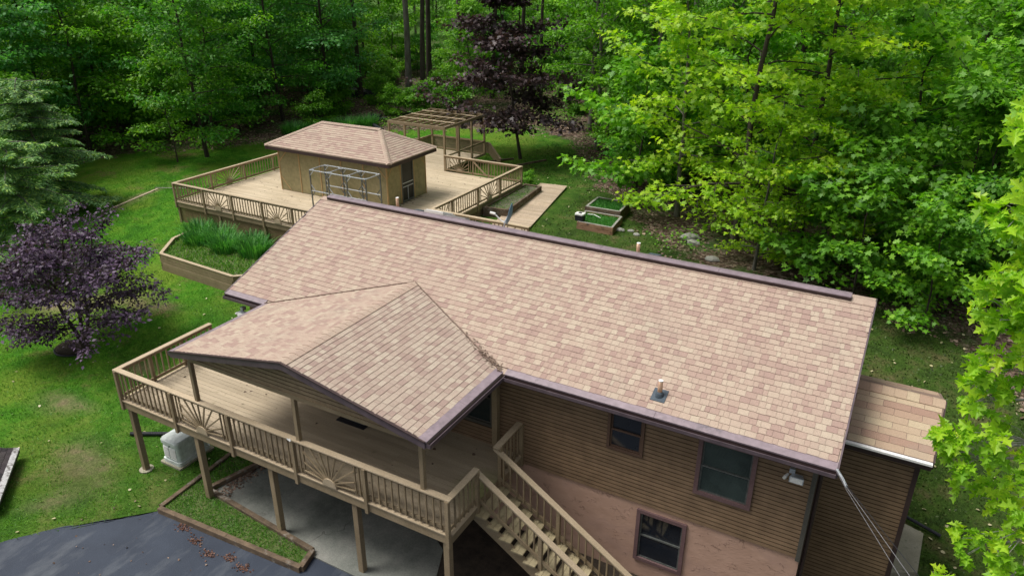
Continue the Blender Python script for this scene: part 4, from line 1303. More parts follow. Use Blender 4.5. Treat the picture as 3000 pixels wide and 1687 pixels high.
def rbox(x0, x1, y0, y1, z0, z1, r=.07, top=0.0, k=4):
    pl = []
    for cx, cy, a0 in ((x1 - r, y0 + r, -90), (x1 - r, y1 - r, 0), (x0 + r, y1 - r, 90), (x0 + r, y0 + r, 180)):
        for j in range(k + 1):
            a = math.radians(a0 + 90 * j / k); pl.append((cx + r * math.cos(a), cy + r * math.sin(a)))
    mb = MB()
    if top:
        n = len(pl); cx, cy = (x0 + x1) / 2, (y0 + y1) / 2
        q = [((p[0] - cx) * .94 + cx, (p[1] - cy) * .94 + cy) for p in pl]
        vs = [(a, b, z0) for a, b in pl] + [(a, b, z1 - top) for a, b in pl] + [(a, b, z1) for a, b in q]
        mb.add(vs, [tuple(range(n))[::-1], tuple(range(2 * n, 3 * n))] + [(i, (i + 1) % n, n + (i + 1) % n, n + i) for i in range(n)] + [(n + i, n + (i + 1) % n, 2 * n + (i + 1) % n, 2 * n + i) for i in range(n)])
    else: mb.prism(pl, z0, z1)
    return mb


GX0, GX1, GY0, GY1 = -1.17, -.50, -2.07, -1.02
rbox(GX0 - .08, GX1 + .08, GY0 - .08, GY1 + .08, -4.76, -4.67, .04).build('pad', CONC, gn)
rbox(GX0 - .02, GX1 + .02, GY0 - .02, GY1 + .02, -4.67, -4.56, .08).build('base', GENW, gn)
rbox(GX0 + .01, GX1 - .01, GY0 + .01, GY1 - .01, -4.555, -4.035, .09).build('cabinet', GENW, gn)
rbox(GX0 - .015, GX1 + .015, GY0 - .015, GY1 + .015, -4.03, -3.90, .10, .04).build('lid', GENW, gn)
for k in range(12):
    for (a, b) in ((GX0 + .09, GX0 + .30), (GX0 + .34, GX1 - .09)):
        beam('louvre', WHITE, gn, (a, GY0 + .0, -4.48 + k * .031), (b, GY0 + .0, -4.48 + k * .031), .022, .013)
mb = MB(); mb.tube([(GX0 + .36, GY0 + .008, -4.075), (GX0 + .36, GY0 - .012, -4.075)], .02, 10); mb.build('lock', BLACKP, gn)

mb = MB()
pts = [(-3.13, -1.73, -4.66), (-2.7, -1.5, -4.65), (-2.2, -1.22, -4.65), (-1.7, -.95, -4.65), (-1.1, -.7, -4.64)]
dense = []
for a, b in zip(pts, pts[1:]):
    for k in range(22): dense.append(Vector(a).lerp(Vector(b), k / 22))
mb.tube(dense, [.055 + (.008 if i % 2 else 0) for i in range(len(dense))], 10)
tag(mb.build('drain_pipe', BLACKP), 'black corrugated drain pipe lying on the lawn behind the generator', 'pipe')

dish = thing('satellite_dish', 'blue grey satellite dish with white arm on the back roof slope', 'satellite dish', (5.86, 5.2, 1.22))
mb = MB(); mb.tube([(5.84, 5.2, 1.20), (5.86, 5.22, 1.45), (5.95, 5.3, 1.68)], .025, 8); mb.build('mast', ALU, dish)
mb = MB(); mb.box(5.7, 5.98, 5.08, 5.32, 1.17, 1.245); mb.build('foot', ALU, dish)
mb = MB()
dn = Vector((-0.93, -0.30, 0.22)).normalized(); uu = Vector((0.2, 0.05, 1)).normalized(); ww = dn.cross(uu).normalized(); uu = ww.cross(dn)
c0 = Vector((6.0, 5.3, 1.72)); rr, kk = 4, 20
vs = [c0 + dn * -.04]
for i in range(1, rr + 1):
    for j in range(kk):
        a = 2 * math.pi * j / kk; s_ = i / rr
        vs.append(c0 + (uu * math.cos(a) * .33 + ww * math.sin(a) * .28) * s_ + dn * (-.04 + .07 * s_ * s_))
off = len(vs)
vs += [p - dn * .012 for p in vs]
fs = [(0, 1 + j, 1 + (j + 1) % kk) for j in range(kk)]
for i in range(rr - 1):
    for j in range(kk):
        a = 1 + i * kk + j; b = 1 + i * kk + (j + 1) % kk
        fs.append((a, a + kk, b + kk, b))
fs += [tuple(off + q for q in f_[::-1]) for f_ in list(fs)]
for j in range(kk):
    a = 1 + (rr - 1) * kk + j; b = 1 + (rr - 1) * kk + (j + 1) % kk
    fs.append((a, off + a, off + b, b))
mb.add(vs, fs); mb.build('reflector', BLUEG, dish)
e = c0 + dn * .42 + Vector((-.05, 0, -.12))
mb = MB(); mb.tube([c0 - uu * .3, c0 + dn * .2 - uu * .28, e], .02, 8); mb.build('arm', WHITE, dish)
mb = MB(); mb.tube([e - dn * .02, e + Vector((-.14, -.02, .02))], .038, 10); mb.build('receiver', WHITE, dish)


def vent_pipe(x, y, h, label, r=.05, flash=True):
    z = y * SLP if y < 4.177 else (8.354 - y) * SLP
    sg = 1 if y < 4.177 else -1
    t = thing('vent_pipe', label, 'vent pipe', (x, y, z))
    mb = MB(); mb.tube([(x, y, z - .05), (x, y, z + h)], r, 14); mb.tube([(x, y, z + h), (x, y, z + h + .003)], r * .8, 12); mb.build('pipe', PIPEM, t, True)
    mb = MB(); mb.tube([(x, y, z + h + .004), (x, y, z + h + .012)], r * 1.04, 14); mb.build('rim', WHITE, t)
    mb = MB(); mb.tube([(x, y, z), (x, y, z + .08), (x, y, z + .11)], [r * 1.9, r * 1.5, r * 1.1], 14)
    w = .15
    mb.hexa([(x - w, y - w, z - sg * w * SLP), (x + w, y - w, z - sg * w * SLP), (x + w, y + w, z + sg * w * SLP), (x - w, y + w, z + sg * w * SLP)] +
            [(x - w, y - w, z - sg * w * SLP + .024), (x + w, y - w, z - sg * w * SLP + .024), (x + w, y + w, z + sg * w * SLP + .024), (x - w, y + w, z + sg * w * SLP + .024)])
    mb.build('flashing', RUBBER, t)


vent_pipe(12.18, .50, .36, 'short vent pipe with blue grey boot on the front roof slope')
vent_pipe(2.21, 5.0, .40, 'short pale topped vent pipe behind the ridge near the screen house')
vent_pipe(9.99, 5.0, .36, 'short pale topped vent pipe behind the ridge near the raised beds')


def hood(x, y, label):
    z = (8.354 - y) * SLP
    t = thing('roof_vent', label, 'roof vent', (x, y, z))
    mb = MB(); mb.hexa([(x - .15, y - .12, z + .05), (x + .15, y - .12, z + .05), (x + .17, y + .16, z - .06), (x - .17, y + .16, z - .06), (x - .13, y - .1, z + .17), (x + .13, y - .1, z + .17), (x + .15, y + .14, z + .11), (x - .15, y + .14, z + .11)])
    mb.build('hood', RUBBER, t)
    mb = MB(); mb.box(x - .2, x + .2, y - .17, y + .17, z - .02, z + .02); mb.build('base_plate', RUBBER, t)


hood(3.05, 4.95, 'low dark hood vent behind the ridge left of the skylight')
hood(10.45, 4.95, 'low dark hood vent behind the ridge right of the vent pipe')
sk = thing('skylight', 'white framed skylight lying behind the ridge next to the satellite dish', 'skylight', (4.4, 5.2, 1.2))


def on_back(x, y, h): return (x, y, (8.354 - y) * SLP + h)


def slopebox(x0, x1, y0, y1, h0, h1):
    mb = MB(); mb.hexa([on_back(x0, y0, h0), on_back(x1, y0, h0), on_back(x1, y1, h0), on_back(x0, y1, h0), on_back(x0, y0, h1), on_back(x1, y0, h1), on_back(x1, y1, h1), on_back(x0, y1, h1)])
    return mb


slopebox(3.45, 4.12, 4.65, 5.3, 0, .20).build('curb', WHITE, sk)
slopebox(3.50, 4.07, 4.70, 5.25, .201, .225).build('pane', WHITE, sk)
mb = slopebox(4.18, 4.85, 4.70, 4.95, .03, .17)
tag(mb.build('metal_channel', ALU), 'grey metal channel lying between the skylight and the satellite dish', 'metal channel')


def flood(x, y, z, label, s=1):
    t = thing('floodlight', label, 'floodlight', (x, y, z))
    mb = MB(); mb.box(x - .05, x + .05, y + .02, y + .14, z + .03, z + .13); mb.build('mount', ALU, t)
    mb = MB(); mb.hexa([(x - .02, y - .14, z - .06), (x + .24, y - .14, z - .06), (x + .22, y + .02, z - .03), (x, y + .02, z - .03), (x - .02, y - .12, z + .06), (x + .24, y - .12, z + .06), (x + .2, y + .02, z + .05), (x + .02, y + .02, z + .05)]); mb.build('lamp_housing', ALU, t)
    mb = MB(); mb.hexa([(x + .0, y - .147, z - .048), (x + .22, y - .147, z - .048), (x + .22, y - .141, z - .048), (x, y - .141, z - .048), (x + .0, y - .127, z + .048), (x + .22, y - .127, z + .048), (x + .22, y - .121, z + .048), (x, y - .121, z + .048)]); mb.build('lens', WHITE, t)
    mb = MB(); mb.tube([(x - .06, y + .02, z), (x - .10, y - .06, z - .03), (x - .12, y - .10, z - .05)], [.02, .035, .03], 10); mb.build('sensor', WHITE, t)


flood(14.95, .30, -.62, 'white floodlight under the eave near the right corner of the house')
flood(.45, .05, -.50, 'small floodlight under the left eave above the deck rail')
mb = MB(); mb.tube([(15.68, -.02, .02), (15.9, -.6, .12), (16.87, -3.0, .70), (17.9, -5.6, 1.33)], .0045, 6)
tag(mb.build('service_cable', CABLE), 'thin grey cable running down from the roof corner', 'cable', 'service cables from the roof corner')
mb = MB(); mb.tube([(15.68, -.02, .0), (15.9, -.6, .08), (16.80, -3.05, .62), (17.7, -5.6, 1.22)], .004, 6)
tag(mb.build('service_cable', CABLE), 'thin grey cable running down from the roof corner', 'cable', 'service cables from the roof corner')
mb = MB(); mb.tube([(15.69, -.02, .04), (15.9, -.6, .15), (16.97, -3.0, .75), (18.1, -5.6, 1.40)], .005, 6)
tag(mb.build('service_cable', BLACKP), 'thin black cable running down from the roof corner beside the grey ones', 'cable', 'service cables from the roof corner')
mb = MB(); mb.tube([(15.70, -.05, .04), (15.82, -.35, .09), (15.9, -.6, .13)], .022, 6)
tag(mb.build('cable_insulator', ALU), 'pale insulator where the cables leave the roof corner', 'insulator')

# door mat, dark porch bench, rail ornament
matt = thing('door_mat', 'black door mat with pale stripe on the shaded porch floor', 'mat', (4.7, -.3, ZF))
mb = MB(); mb.box(4.18, 5.08, -.62, .02, ZF + .002, ZF + .016); mb.build('pile', BLACKP, matt)
mb = MB(); mb.box(4.32, 4.98, -.46, -.36, ZF + .0165, ZF + .0195); mb.build('stripe', simple('mat_stripe_grey', (.13, .14, .13), (.2, .2, .19), 20), matt)
mb = MB()
for k in range(11): mb.box(4.36 + k * .056, 4.36 + k * .056 + RD.uniform(.02, .04), -.22 + (k % 3) * .008, -.20 + (k % 3) * .008, ZF + .0165, ZF + .019)
mb.build('red_marks', simple('mat_mark_red', (.16, .04, .03), (.22, .06, .04), 20), matt)
bn = thing('porch_bench', 'long dark bench with splayed feet in the shade of the porch', 'bench', (6.0, -.1, ZF))
mb = MB(); mb.box(5.35, 7.0, -.30, .08, ZF + .40, ZF + .45); mb.build('seat', BLACKP, bn)
mb = MB()
for z in (.56, .68, .80): mb.box(5.35, 7.0, .10, .13, ZF + z, ZF + z + .08)
mb.build('backrest', BLACKP, bn)
for x in (5.45, 6.15, 6.88):
    mb = MB(); mb.hexa([(x - .03, -.42, ZF), (x + .03, -.42, ZF), (x + .03, -.34, ZF), (x - .03, -.34, ZF), (x - .03, -.25, ZF + .4), (x + .03, -.25, ZF + .4), (x + .03, -.15, ZF + .4), (x - .03, -.15, ZF + .4)]); mb.build('leg', BLACKP, bn)
    mb = MB(); mb.box(x - .03, x + .03, .09, .15, ZF, ZF + .85); mb.build('leg', BLACKP, bn)
orn = thing('solar_light', 'tiny clear and white lamp clipped to the deck rail cap', 'lamp', (4.78, -2.72, ZT))
mb = MB(); mb.tube([(4.74, -2.73, ZT + .0), (4.80, -2.74, ZT + .03), (4.84, -2.75, ZT + .01)], [.012, .03, .02], 8); mb.build('bulb', WHITE, orn)
mb = MB(); mb.tube([(4.70, -2.71, ZT + .01), (4.745, -2.73, ZT + .0)], .015, 6); mb.build('clip', ALU, orn)

# garage roof corner, bottom left
gr = thing('low_shed', 'low dark shed roof corner with pale metal edge at the lower left lawn', 'shed roof', (-3.5, -6.2, -4.73))
P1 = Vector((-4.90, -3.94, -4.4)); d1 = Vector((.7641, -.6451, 0)); nn = Vector((-.6451, -.7641, .30)).normalized()
mb = MB(); a = P1; b = P1 + d1 * 2.6; c = b + nn * 2.2; d = a + nn * 2.2; dn_ = Vector((0, 0, -.12))
mb.hexa([a + dn_, b + dn_, c + dn_, d + dn_, a, b, c, d]); g1 = mb.build('roof', SHG, gr)
ps = shingle_pieces(a + nn * .12 + Vector((0, 0, .004)), d1, nn, 2.6, 14, .145, None)
lay(ps, 60, g1, SHG)
mb = MB(); up = Vector((0, 0, .02)); mb.hexa([a - nn * .02 - up, b - nn * .02 - up, b + nn * .125 - up * .0, a + nn * .125 - up * .0, a - nn * .02 + up, b - nn * .02 + up, b + nn * .125 + up, a + nn * .125 + up])
mb.build('edge_flashing', simple('pale_oxidised_flashing', (.38, .38, .38), (.62, .62, .62), 9, .5, grime=((.16, .15, .14), 7, .5)), gr)
h1 = Vector((nn.x, nn.y, 0)).normalized()
w0 = a + d1 * .1 + h1 * .3; w1 = b + h1 * .3; w2 = c; w3 = d + d1 * .1
mb = MB(); mb.hexa([Vector((q.x, q.y, -4.75)) for q in (w0, w1, w2, w3)] + [Vector((q.x, q.y, -4.42)) for q in (w0, w1, w2, w3)]); mb.build('wall', SIDE, gr)

# concrete pad + black edging right of the wing
mb = MB(); mb.prism([(17.28, 3.3), (17.82, 3.6), (17.9, 5.1), (17.5, 5.25), (17.2, 5.2)], -4.75, -4.60)
tag(mb.build('concrete_step', CONC), 'rough concrete slab on the mossy ground beside the side wing', 'concrete slab')
mb = MB(); mb.tube([(17.2, 5.55, -4.50), (17.6, 5.42, -4.54), (18.28, 5.2, -4.60)], .045, 8)
tag(mb.build('black_edging', BLACKP), 'black pipe edging on the ground behind the rough concrete slab', 'edging')

# valley debris
mb = MB()
for i in range(130):
    t = abs(RD.gauss(0, .35))
    x = 8.62 - t * 1.6 * 2 * .5 + RD.uniform(-.1, .16); y = 0.02 + t * .75 + RD.uniform(-.06, .1)
    z = max(y * SLP, porch_z(x)) + .02 + RD.uniform(0, .02)
    a = RD.uniform(0, 6.3); l = RD.uniform(.02, .09)
    mb.tone = RD.random()
    mb.beam((x, y, z), (x + math.cos(a) * l, y + math.sin(a) * l, z + RD.uniform(-.005, .02)), .008 if i % 3 else .03, .006)
tag(mb.build('valley_debris', L_LITTER), 'dry twigs and leaves caught in the roof valley', 'leaf debris', kind='stuff')

# ------------------------------------------------------------------ leaf geometry
KITE = (np.array([(0, 0), (.32, .45), (0, 1.0), (-.32, .45)]), [(0, 1, 2, 3)])
STAR = (np.array([(0, -.05), (.16, .12), (.50, .05), (.30, .34), (.52, .62), (.20, .60), (0, 1.0), (-.20, .60), (-.52, .62), (-.30, .34), (-.50, .05), (-.16, .12)]), [tuple(range(12))])
OAKP = [(0, 0), (.03, .10), (.16, .17), (.30, .13), (.20, .25), (.10, .30), (.22, .40), (.44, .42), (.36, .50), (.46, .58), (.24, .56), (.11, .58), (.20, .70), (.32, .80), (.20, .80), (.10, .86), (.07, .93), (0, 1.02)]
OAKL = (np.array(OAKP + [(-x, y) for x, y in OAKP[-2:0:-1]]), [tuple(range(2 * len(OAKP) - 2))])
# split the oak leaf along its midrib so that it can fold
OAK2 = (np.array(OAKP + [(-x, y) for x, y in OAKP[1:-1]]), [tuple(range(len(OAKP))), tuple([0] + [len(OAKP) - 1] + list(range(2 * len(OAKP) - 3, len(OAKP) - 1, -1)))])
BLADE = (np.array([(-.035, 0), (.035, 0), (.022, .55), (0, 1.0), (-.022, .55)]), [(0, 1, 2, 3, 4)])


def leaves_mesh(name, C, D, Nn, S, tmpl, mat, tone, fold=.0, droop=.0):
    """C centres, D tip directions, Nn normals, S sizes"""
    C, D, Nn, S = map(np.asarray, (C, D, Nn, S))
    D = D / np.linalg.norm(D, axis=1, keepdims=True)
    W = np.cross(D, Nn); W /= np.linalg.norm(W, axis=1, keepdims=True) + 1e-9
    Nn = np.cross(W, D)
    P, F = tmpl; K = len(P); n = len(C)
    zz = np.abs(P[:, 0]) * fold - (P[:, 1] ** 2) * droop
    V = C[:, None, :] + S[:, None, None] * (W[:, None, :] * P[None, :, 0, None] + D[:, None, :] * P[None, :, 1, None] + Nn[:, None, :] * zz[None, :, None])
    V = V.reshape(-1, 3)
    loops = []; sizes = []
    for f in F: loops += list(f); sizes.append(len(f))
    loops = np.array(loops)
    LL = (np.arange(n)[:, None] * K + loops[None, :]).ravel()
    sz = np.tile(np.array(sizes), n)
    st_ = np.concatenate([[0], np.cumsum(sz)[:-1]])
    return mesh_np(name, V, LL, st_, mat, np.repeat(np.asarray(tone), K))


def rnd_dirs(n, up=1.0, spread=.5, rs=NP):
    v = rs.normal(0, spread, (n, 3)); v[:, 2] += up
    return v / np.linalg.norm(v, axis=1, keepdims=True)


def spray_leaves(sprays, per, rad, flat, size, rs, outward=None):
    """sprays (n,3) centres -> leaf arrays"""
    sp = np.asarray(sprays, float); n = len(sp)
    k = np.repeat(np.arange(n), per)
    off = rs.normal(0, 1, (len(k), 3)); off /= np.linalg.norm(off, axis=1, keepdims=True) + 1e-6
    off *= (rs.rand(len(k), 1) ** .5)
    off *= np.array([rad, rad, rad * flat]) * (0.7 + .6 * rs.rand(n)[k][:, None])
    C = sp[k] + off
    C[:, 2] -= (off[:, 0] ** 2 + off[:, 1] ** 2) / rad * .25
    D = off * np.array([1, 1, .3]) + rs.normal(0, .35, (len(k), 3)) * rad
    D[:, 2] -= rad * .25
    Nn = rnd_dirs(len(k), 1.0, .38, rs)
    S = size * (0.65 + .7 * rs.rand(len(k)))
    tone = np.clip(rs.rand(n)[k] * .55 + rs.rand(len(k)) * .45 + off[:, 2] / rad * .2, 0, 1)
    return C, D, Nn, S, tone


def skeleton(rs, H, R, base, nb, r0, lean=.03, leanv=None, up=(15, 45), profile=None, wob=.25, subs=4):
    """trunk mesh builder + spray centres of a broadleaf tree"""
    mb = MB(); tp = []
    lx, ly = rs.normal(0, lean, 2)
    if leanv: lx, ly = leanv
    K = 9
    for i in range(K):
        t = i / (K - 1); tp.append(Vector((lx * t * H + rs.normal(0, .06) * t * 2, ly * t * H + rs.normal(0, .06) * t * 2, t * H - .3)))
    rad = [r0 * (1.25 if i == 0 else 1) * (1 - .82 * i / (K - 1)) for i in range(K)]
    mb.tube(tp, rad, 9, False)
    sprays = []
    az = rs.rand() * 6.28
    for b in range(nb):
        f = (b + .5) / nb
        h = base + (H * .97 - base) * f
        t = min(h / H, .999) * (K - 1); i = int(t); p0 = tp[i].lerp(tp[i + 1], t - i)
        az += 2.4 + rs.normal(0, .3)
        prof = (profile(f) if profile else (math.sin(math.pi * min(1, f * .85 + .18)) ** .6))
        ln = R * prof * rs.uniform(.7, 1.12)
        el = math.radians(rs.uniform(*up)) * (1.0 if f < .75 else 1.5)
        pts = [p0]; cur = p0.copy(); d = Vector((math.cos(az) * math.cos(el), math.sin(az) * math.cos(el), math.sin(el)))
        ns = 5
        for k in range(ns):
            d = (d + Vector((rs.normal(0, wob * .5), rs.normal(0, wob * .5), rs.normal(-.05, wob * .3)))).normalized()
            cur = cur + d * (ln / ns); pts.append(cur.copy())
        rb = rad[i] * .42
        mb.tube(pts, [max(.008, rb * (1 - .85 * q / ns)) for q in range(ns + 1)], 5, False)
        for q in range(2, ns + 1):
            sprays.append(pts[q])
        for s in range(subs):
            q = 1 + s % (ns - 1); f2 = rs.rand(); pb = pts[q].lerp(pts[q + 1], f2)
            side = d.cross(Vector((0, 0, 1))).normalized() * (1 if s % 2 else -1)
            dd_ = (side * rs.uniform(.5, 1) + d * .7 + Vector((0, 0, rs.uniform(-.1, .25)))).normalized()
            l2 = ln * rs.uniform(.22, .45)
            e1 = pb + dd_ * l2 * .55; e2 = pb + dd_ * l2 + Vector((0, 0, -.04 * l2))
            mb.tube([pb, e1, e2], [rb * .4, rb * .25, .006], 4, False)
            sprays += [e1, e2]
    return mb, np.array([tuple(p) for p in sprays])


PROTO = {}


def make_proto(key, seed, H, R, base, nb, r0, leaf, bark, per, rad, flat, size, tmpl=KITE, **kw):
    rs = np.random.RandomState(seed)
    mb, sp = skeleton(rs, H, R, base, nb, r0, **kw)
    tm = mb.mesh('trunk', bark, True)
    C, D, Nn, S, tone = spray_leaves(sp, per, rad, flat, size, rs)
    cm = leaves_mesh('crown', C, D, Nn, S, tmpl, leaf, tone, .15, .12)
    PROTO[key] = (tm, cm, H)


def place_tree(key, x, y, rot, s, name, label, cat='tree', group=None, z=None, sz=None):
    tm, cm, H = PROTO[key]
    if z is None: z = float(ground_z(x, y))
    e = bpy.data.objects.new(name, None); e.empty_display_size = .3
    COL.objects.link(e)
    e.location = (x, y, z - .05); e.rotation_euler = (0, 0, rot); e.scale = (s, s, sz or s)
    tag(e, label, cat, group)
    for nm, me in (('trunk', tm), ('crown', cm)):
        o = bpy.data.objects.new(nm, me); COL.objects.link(o); o.parent = e
    return e


def place_mesh_tree(key, *a, **k): return place_tree(key, *a, **k)


make_proto('mapleA', 1, 16, 4.4, 2.2, 26, .15, L_DEEP, BARKD, 25, .95, .42, .25, up=(5, 50), subs=5)
make_proto('mapleB', 2, 18, 4.8, 4.0, 24, .17, L_MID, BARKG, 24, 1.0, .42, .26, up=(5, 50), subs=5)
make_proto('mapleC', 3, 12, 4.0, 1.0, 24, .12, L_MID, BARKD, 25, .90, .36, .24, up=(0, 45), subs=5)
make_proto('tallbare', 4, 22, 3.4, 12.5, 10, .28, L_MID, BARKG, 20, .9, .5, .25)
make_proto('tallbareD', 14, 22, 3.4, 12.0, 10, .24, L_DEEP, BARKD, 20, .9, .5, .25)
make_proto('blueish', 5, 14, 4.8, 1.2, 28, .15, L_BLUE, BARKD, 26, .95, .36, .25, up=(0, 45), subs=5)
make_proto('under', 6, 6.5, 2.4, 1.0, 13, .05, L_MID, BARKD, 26, .65, .36, .19, subs=3)
make_proto('underD', 7, 5.0, 2.2, .7, 12, .045, L_DEEP, BARKD, 26, .65, .36, .19, subs=3)
make_proto('shrub', 8, 2.2, 1.3, .2, 12, .03, L_MID, BARKD, 36, .38, .45, .12, subs=3)
make_proto('starmid', 15, 9, 3.7, 1.0, 18, .08, L_MID, BARKD, 17, .75, .32, .22, STAR, subs=5, up=(0, 45))
make_proto('starunder', 10, 5.5, 2.6, .6, 14, .05, L_MID, BARKD, 20, .6, .34, .20, STAR, subs=4)
make_proto('yoak', 12, 15.5, 5.4, 2.0, 28, .16, L_YEL, BARKD, 17, .62, .42, .22, STAR, subs=5, up=(0, 42), profile=lambda f: (1 - .45 * f) * min(1, .6 + f * 2), wob=.4)
make_proto('yoak2', 13, 11, 3.6, 1.2, 22, .12, L_YEL, BARKG, 16, .60, .40, .21, STAR, subs=4, up=(0, 45), wob=.4)
make_proto('lime', 16, 9, 3.4, .8, 20, .09, L_LIME, BARKD, 18, .62, .40, .20, STAR, subs=4, up=(0, 45), wob=.4)

FG = 'woodland trees behind the lawns'


def visible(x, y, z, mx=1.12, my=1.25):
    d = Vector((x, y, z)) - CAMP; k = d.dot(cf)
    if k < 3: return False
    return abs(d.dot(cr) / k) < .698 * mx


def zone(x, y):
    d = Vector((x, y, 0)) - CAMP; u = d.dot(cr) / d.dot(cf)
    return 'left' if u < -.25 else ('middle' if u < .1 else 'right')


placed = [(9.9, 17.9, 5.0), (12.3, 19.3, 4.0), (6.6, 20.6, 4), (8.2, 23.5, 3.0), (17.3, 13.6, 2), (15.4, 21.6, 3), (18.6, 19.5, 3), (20.5, 24.5, 3)]


def far_enough(x, y, r):
    return all((x - a) ** 2 + (y - b) ** 2 > (r + c) ** 2 * .25 for a, b, c in placed)


named = [  # trunks that can be made out in the photograph
    (-32.2, 14.2, 'blueish', 1.0), (-37.4, 18.7, 'mapleA', 1.05), (-22.6, 15.9, 'under', 1.0), (-22.0, 17.6, 'mapleA', .82), (-25.0, 20.6, 'mapleC', .95),
    (-29.5, 10.6, 'blueish', .9), (-33.5, 11.5, 'mapleA', .9), (-29.6, 15.0, 'mapleC', .95), (-26.5, 9.6, 'under', 1.0),
    (-29.3, 36.3, 'mapleA', 1.0), (-21.7, 38.1, 'tallbare', 1.05), (-20.9, 38.9, 'tallbareD', 1.0), (-22.1, 41.6, 'tallbareD', 1.1), (-22.7, 47.6, 'tallbare', 1.0),
    (-25.6, 36.6, 'tallbareD', .9), (-10.6, 63, 'tallbareD', 1.1), (-7.9, 61.5, 'tallbare', 1.1), (-1.5, 49.4, 'tallbare', 1.0), (8.2, 40.6, 'tallbareD', 1.05),
    (11.1, 44.5, 'tallbareD', 1.1), (-16.4, 55, 'tallbareD', 1.0), (-12.4, 55.8, 'tallbareD', .9), (-18.5, 51.8, 'tallbareD', .95), (-14.6, 48, 'tallbareD', .8)]
NL = {'blueish': 'blue green broadleaf tree of the left woodland', 'mapleA': 'deep green woodland maple behind the left lawn', 'mapleC': 'low branched deep green maple at the edge of the left lawn',
      'under': 'small bright green sapling at the wood edge', 'tallbare': 'tall grey barked tree with a bare lower trunk behind the back deck', 'tallbareD': 'tall dark barked tree with a bare lower trunk behind the back deck'}
for i, (x, y, k, s) in enumerate(named):
    place_tree(k, x, y, i * 1.7, s, 'forest_tree', NL[k], 'tree', FG)
    placed.append((x, y, 3.0))

rs = np.random.RandomState(5)
cnt = {}
tries = 0
ntree = 0
KD = {'mapleA': 'deep green full crowned maple', 'mapleB': 'bright green high crowned tree', 'mapleC': 'deep green low branched maple', 'blueish': 'blue green broad tree', 'tallbare': 'grey barked tree with bare lower trunk',
      'tallbareD': 'dark barked tree with bare lower trunk', 'starmid': 'bright green star leaved maple', 'under': 'bright green sapling', 'underD': 'deep green sapling', 'shrub': 'rounded low green shrub', 'starunder': 'bright star leaved sapling'}
ZD = {'left': 'in the left wood', 'middle': 'beyond the back deck', 'right': 'in the right hand wood'}


def dist_words(f): return 'near the lawn' if f < 34 else ('further in' if f < 58 else 'far back')


LAB = {'left': {'big': 'deep green woodland maple on the left behind the lawn', 'small': 'low leafy sapling under the left hand wood'},
       'middle': {'big': 'green woodland tree beyond the pergola and screen house', 'small': 'low leafy sapling beyond the back deck'},
       'right': {'big': 'green woodland tree on the right behind the raised beds', 'small': 'bright low sapling on the leaf litter at the right'}}
while ntree < 215 and tries < 20000:
    tries += 1
    dd_ = 14 + 116 * rs.rand() ** .62
    an = math.atan2(cf.x, cf.y) + rs.uniform(-.66, .66)
    x = CAMP.x + math.sin(an) * dd_ / 1.0; y = CAMP.y + math.cos(an) * dd_
    fs = float(forest_side(x, y))
    if fs < 1.5 or not visible(x, y, 0): continue
    far = (Vector((x, y, 0)) - CAMP).length
    zn = zone(x, y)
    if zn == 'right' and y < 24 and x < 21: continue
    if zn == 'left' and fs < 7.5: continue
    if zn == 'middle' and fs < 9: continue
    uu_ = (Vector((x, y, 0)) - CAMP).dot(cr) / (Vector((x, y, 0)) - CAMP).dot(cf)
    if -16 < x < -5 and y < 58 and fs < 22 and rs.rand() < .8: continue
    r = 3.4 if zn != 'middle' else 5.4
    if far > 70: r += .8
    if not far_enough(x, y, r * 1.6): continue
    if zn == 'left': k = ['mapleA', 'mapleC', 'mapleC', 'mapleB', 'blueish'][rs.randint(5)]
    elif zn == 'middle': k = ['tallbare', 'tallbareD', 'mapleB', 'mapleC', 'tallbareD', 'mapleA'][rs.randint(6)]
    else: k = ['tallbareD', 'starmid', 'starmid', 'tallbare', 'mapleB', 'mapleC'][rs.randint(6)]
    if -.22 < uu_ < -.07 and far < 75: k = ['tallbare', 'tallbareD'][rs.randint(2)]
    if far > 75: k = ['mapleC', 'mapleA', 'mapleB', 'mapleC'][rs.randint(4)]
    s = rs.uniform(.82, 1.15)
    place_tree(k, x, y, rs.rand() * 6.28, s, 'forest_tree', KD[k] + ' ' + ZD[zn] + ', ' + dist_words(far), 'tree', KD[k] + 's ' + ZD[zn] + ', ' + dist_words(far))
    placed.append((x, y, r)); ntree += 1
nsm = 0; tries = 0
while nsm < 210 and tries < 16000:
    tries += 1
    dd_ = 20 + 62 * rs.rand() ** .9
    an = math.atan2(cf.x, cf.y) + rs.uniform(-.66, .66)
    x = CAMP.x + math.sin(an) * dd_; y = CAMP.y + math.cos(an) * dd_
    fs = float(forest_side(x, y))
    if fs < 1.0 or not visible(x, y, 0): continue
    if zone(x, y) == 'left' and fs < 4.5: continue
    if -18 < x < -4 and y < 47 and rs.rand() < .9: continue
    zn = zone(x, y)
    k = {'left': ['underD', 'under', 'underD', 'shrub'], 'middle': ['under', 'underD', 'shrub', 'under'], 'right': ['starunder', 'under', 'starunder', 'underD', 'shrub']}[zn]
    k = k[rs.randint(len(k))]
    if not far_enough(x, y, .8): continue
    uu_ = (Vector((x, y, 0)) - CAMP).dot(cr) / (Vector((x, y, 0)) - CAMP).dot(cf)
    if -.22 < uu_ < -.07 and y < 46: k = 'shrub'
    far = (Vector((x, y, 0)) - CAMP).length
    place_tree(k, x, y, rs.rand() * 6.28, rs.uniform(.75, 1.35), 'sapling', KD[k] + ' ' + ZD[zn] + ', ' + dist_words(far), 'sapling', KD[k] + 's ' + ZD[zn] + ', ' + dist_words(far))
    placed.append((x, y, 2.2)); nsm += 1

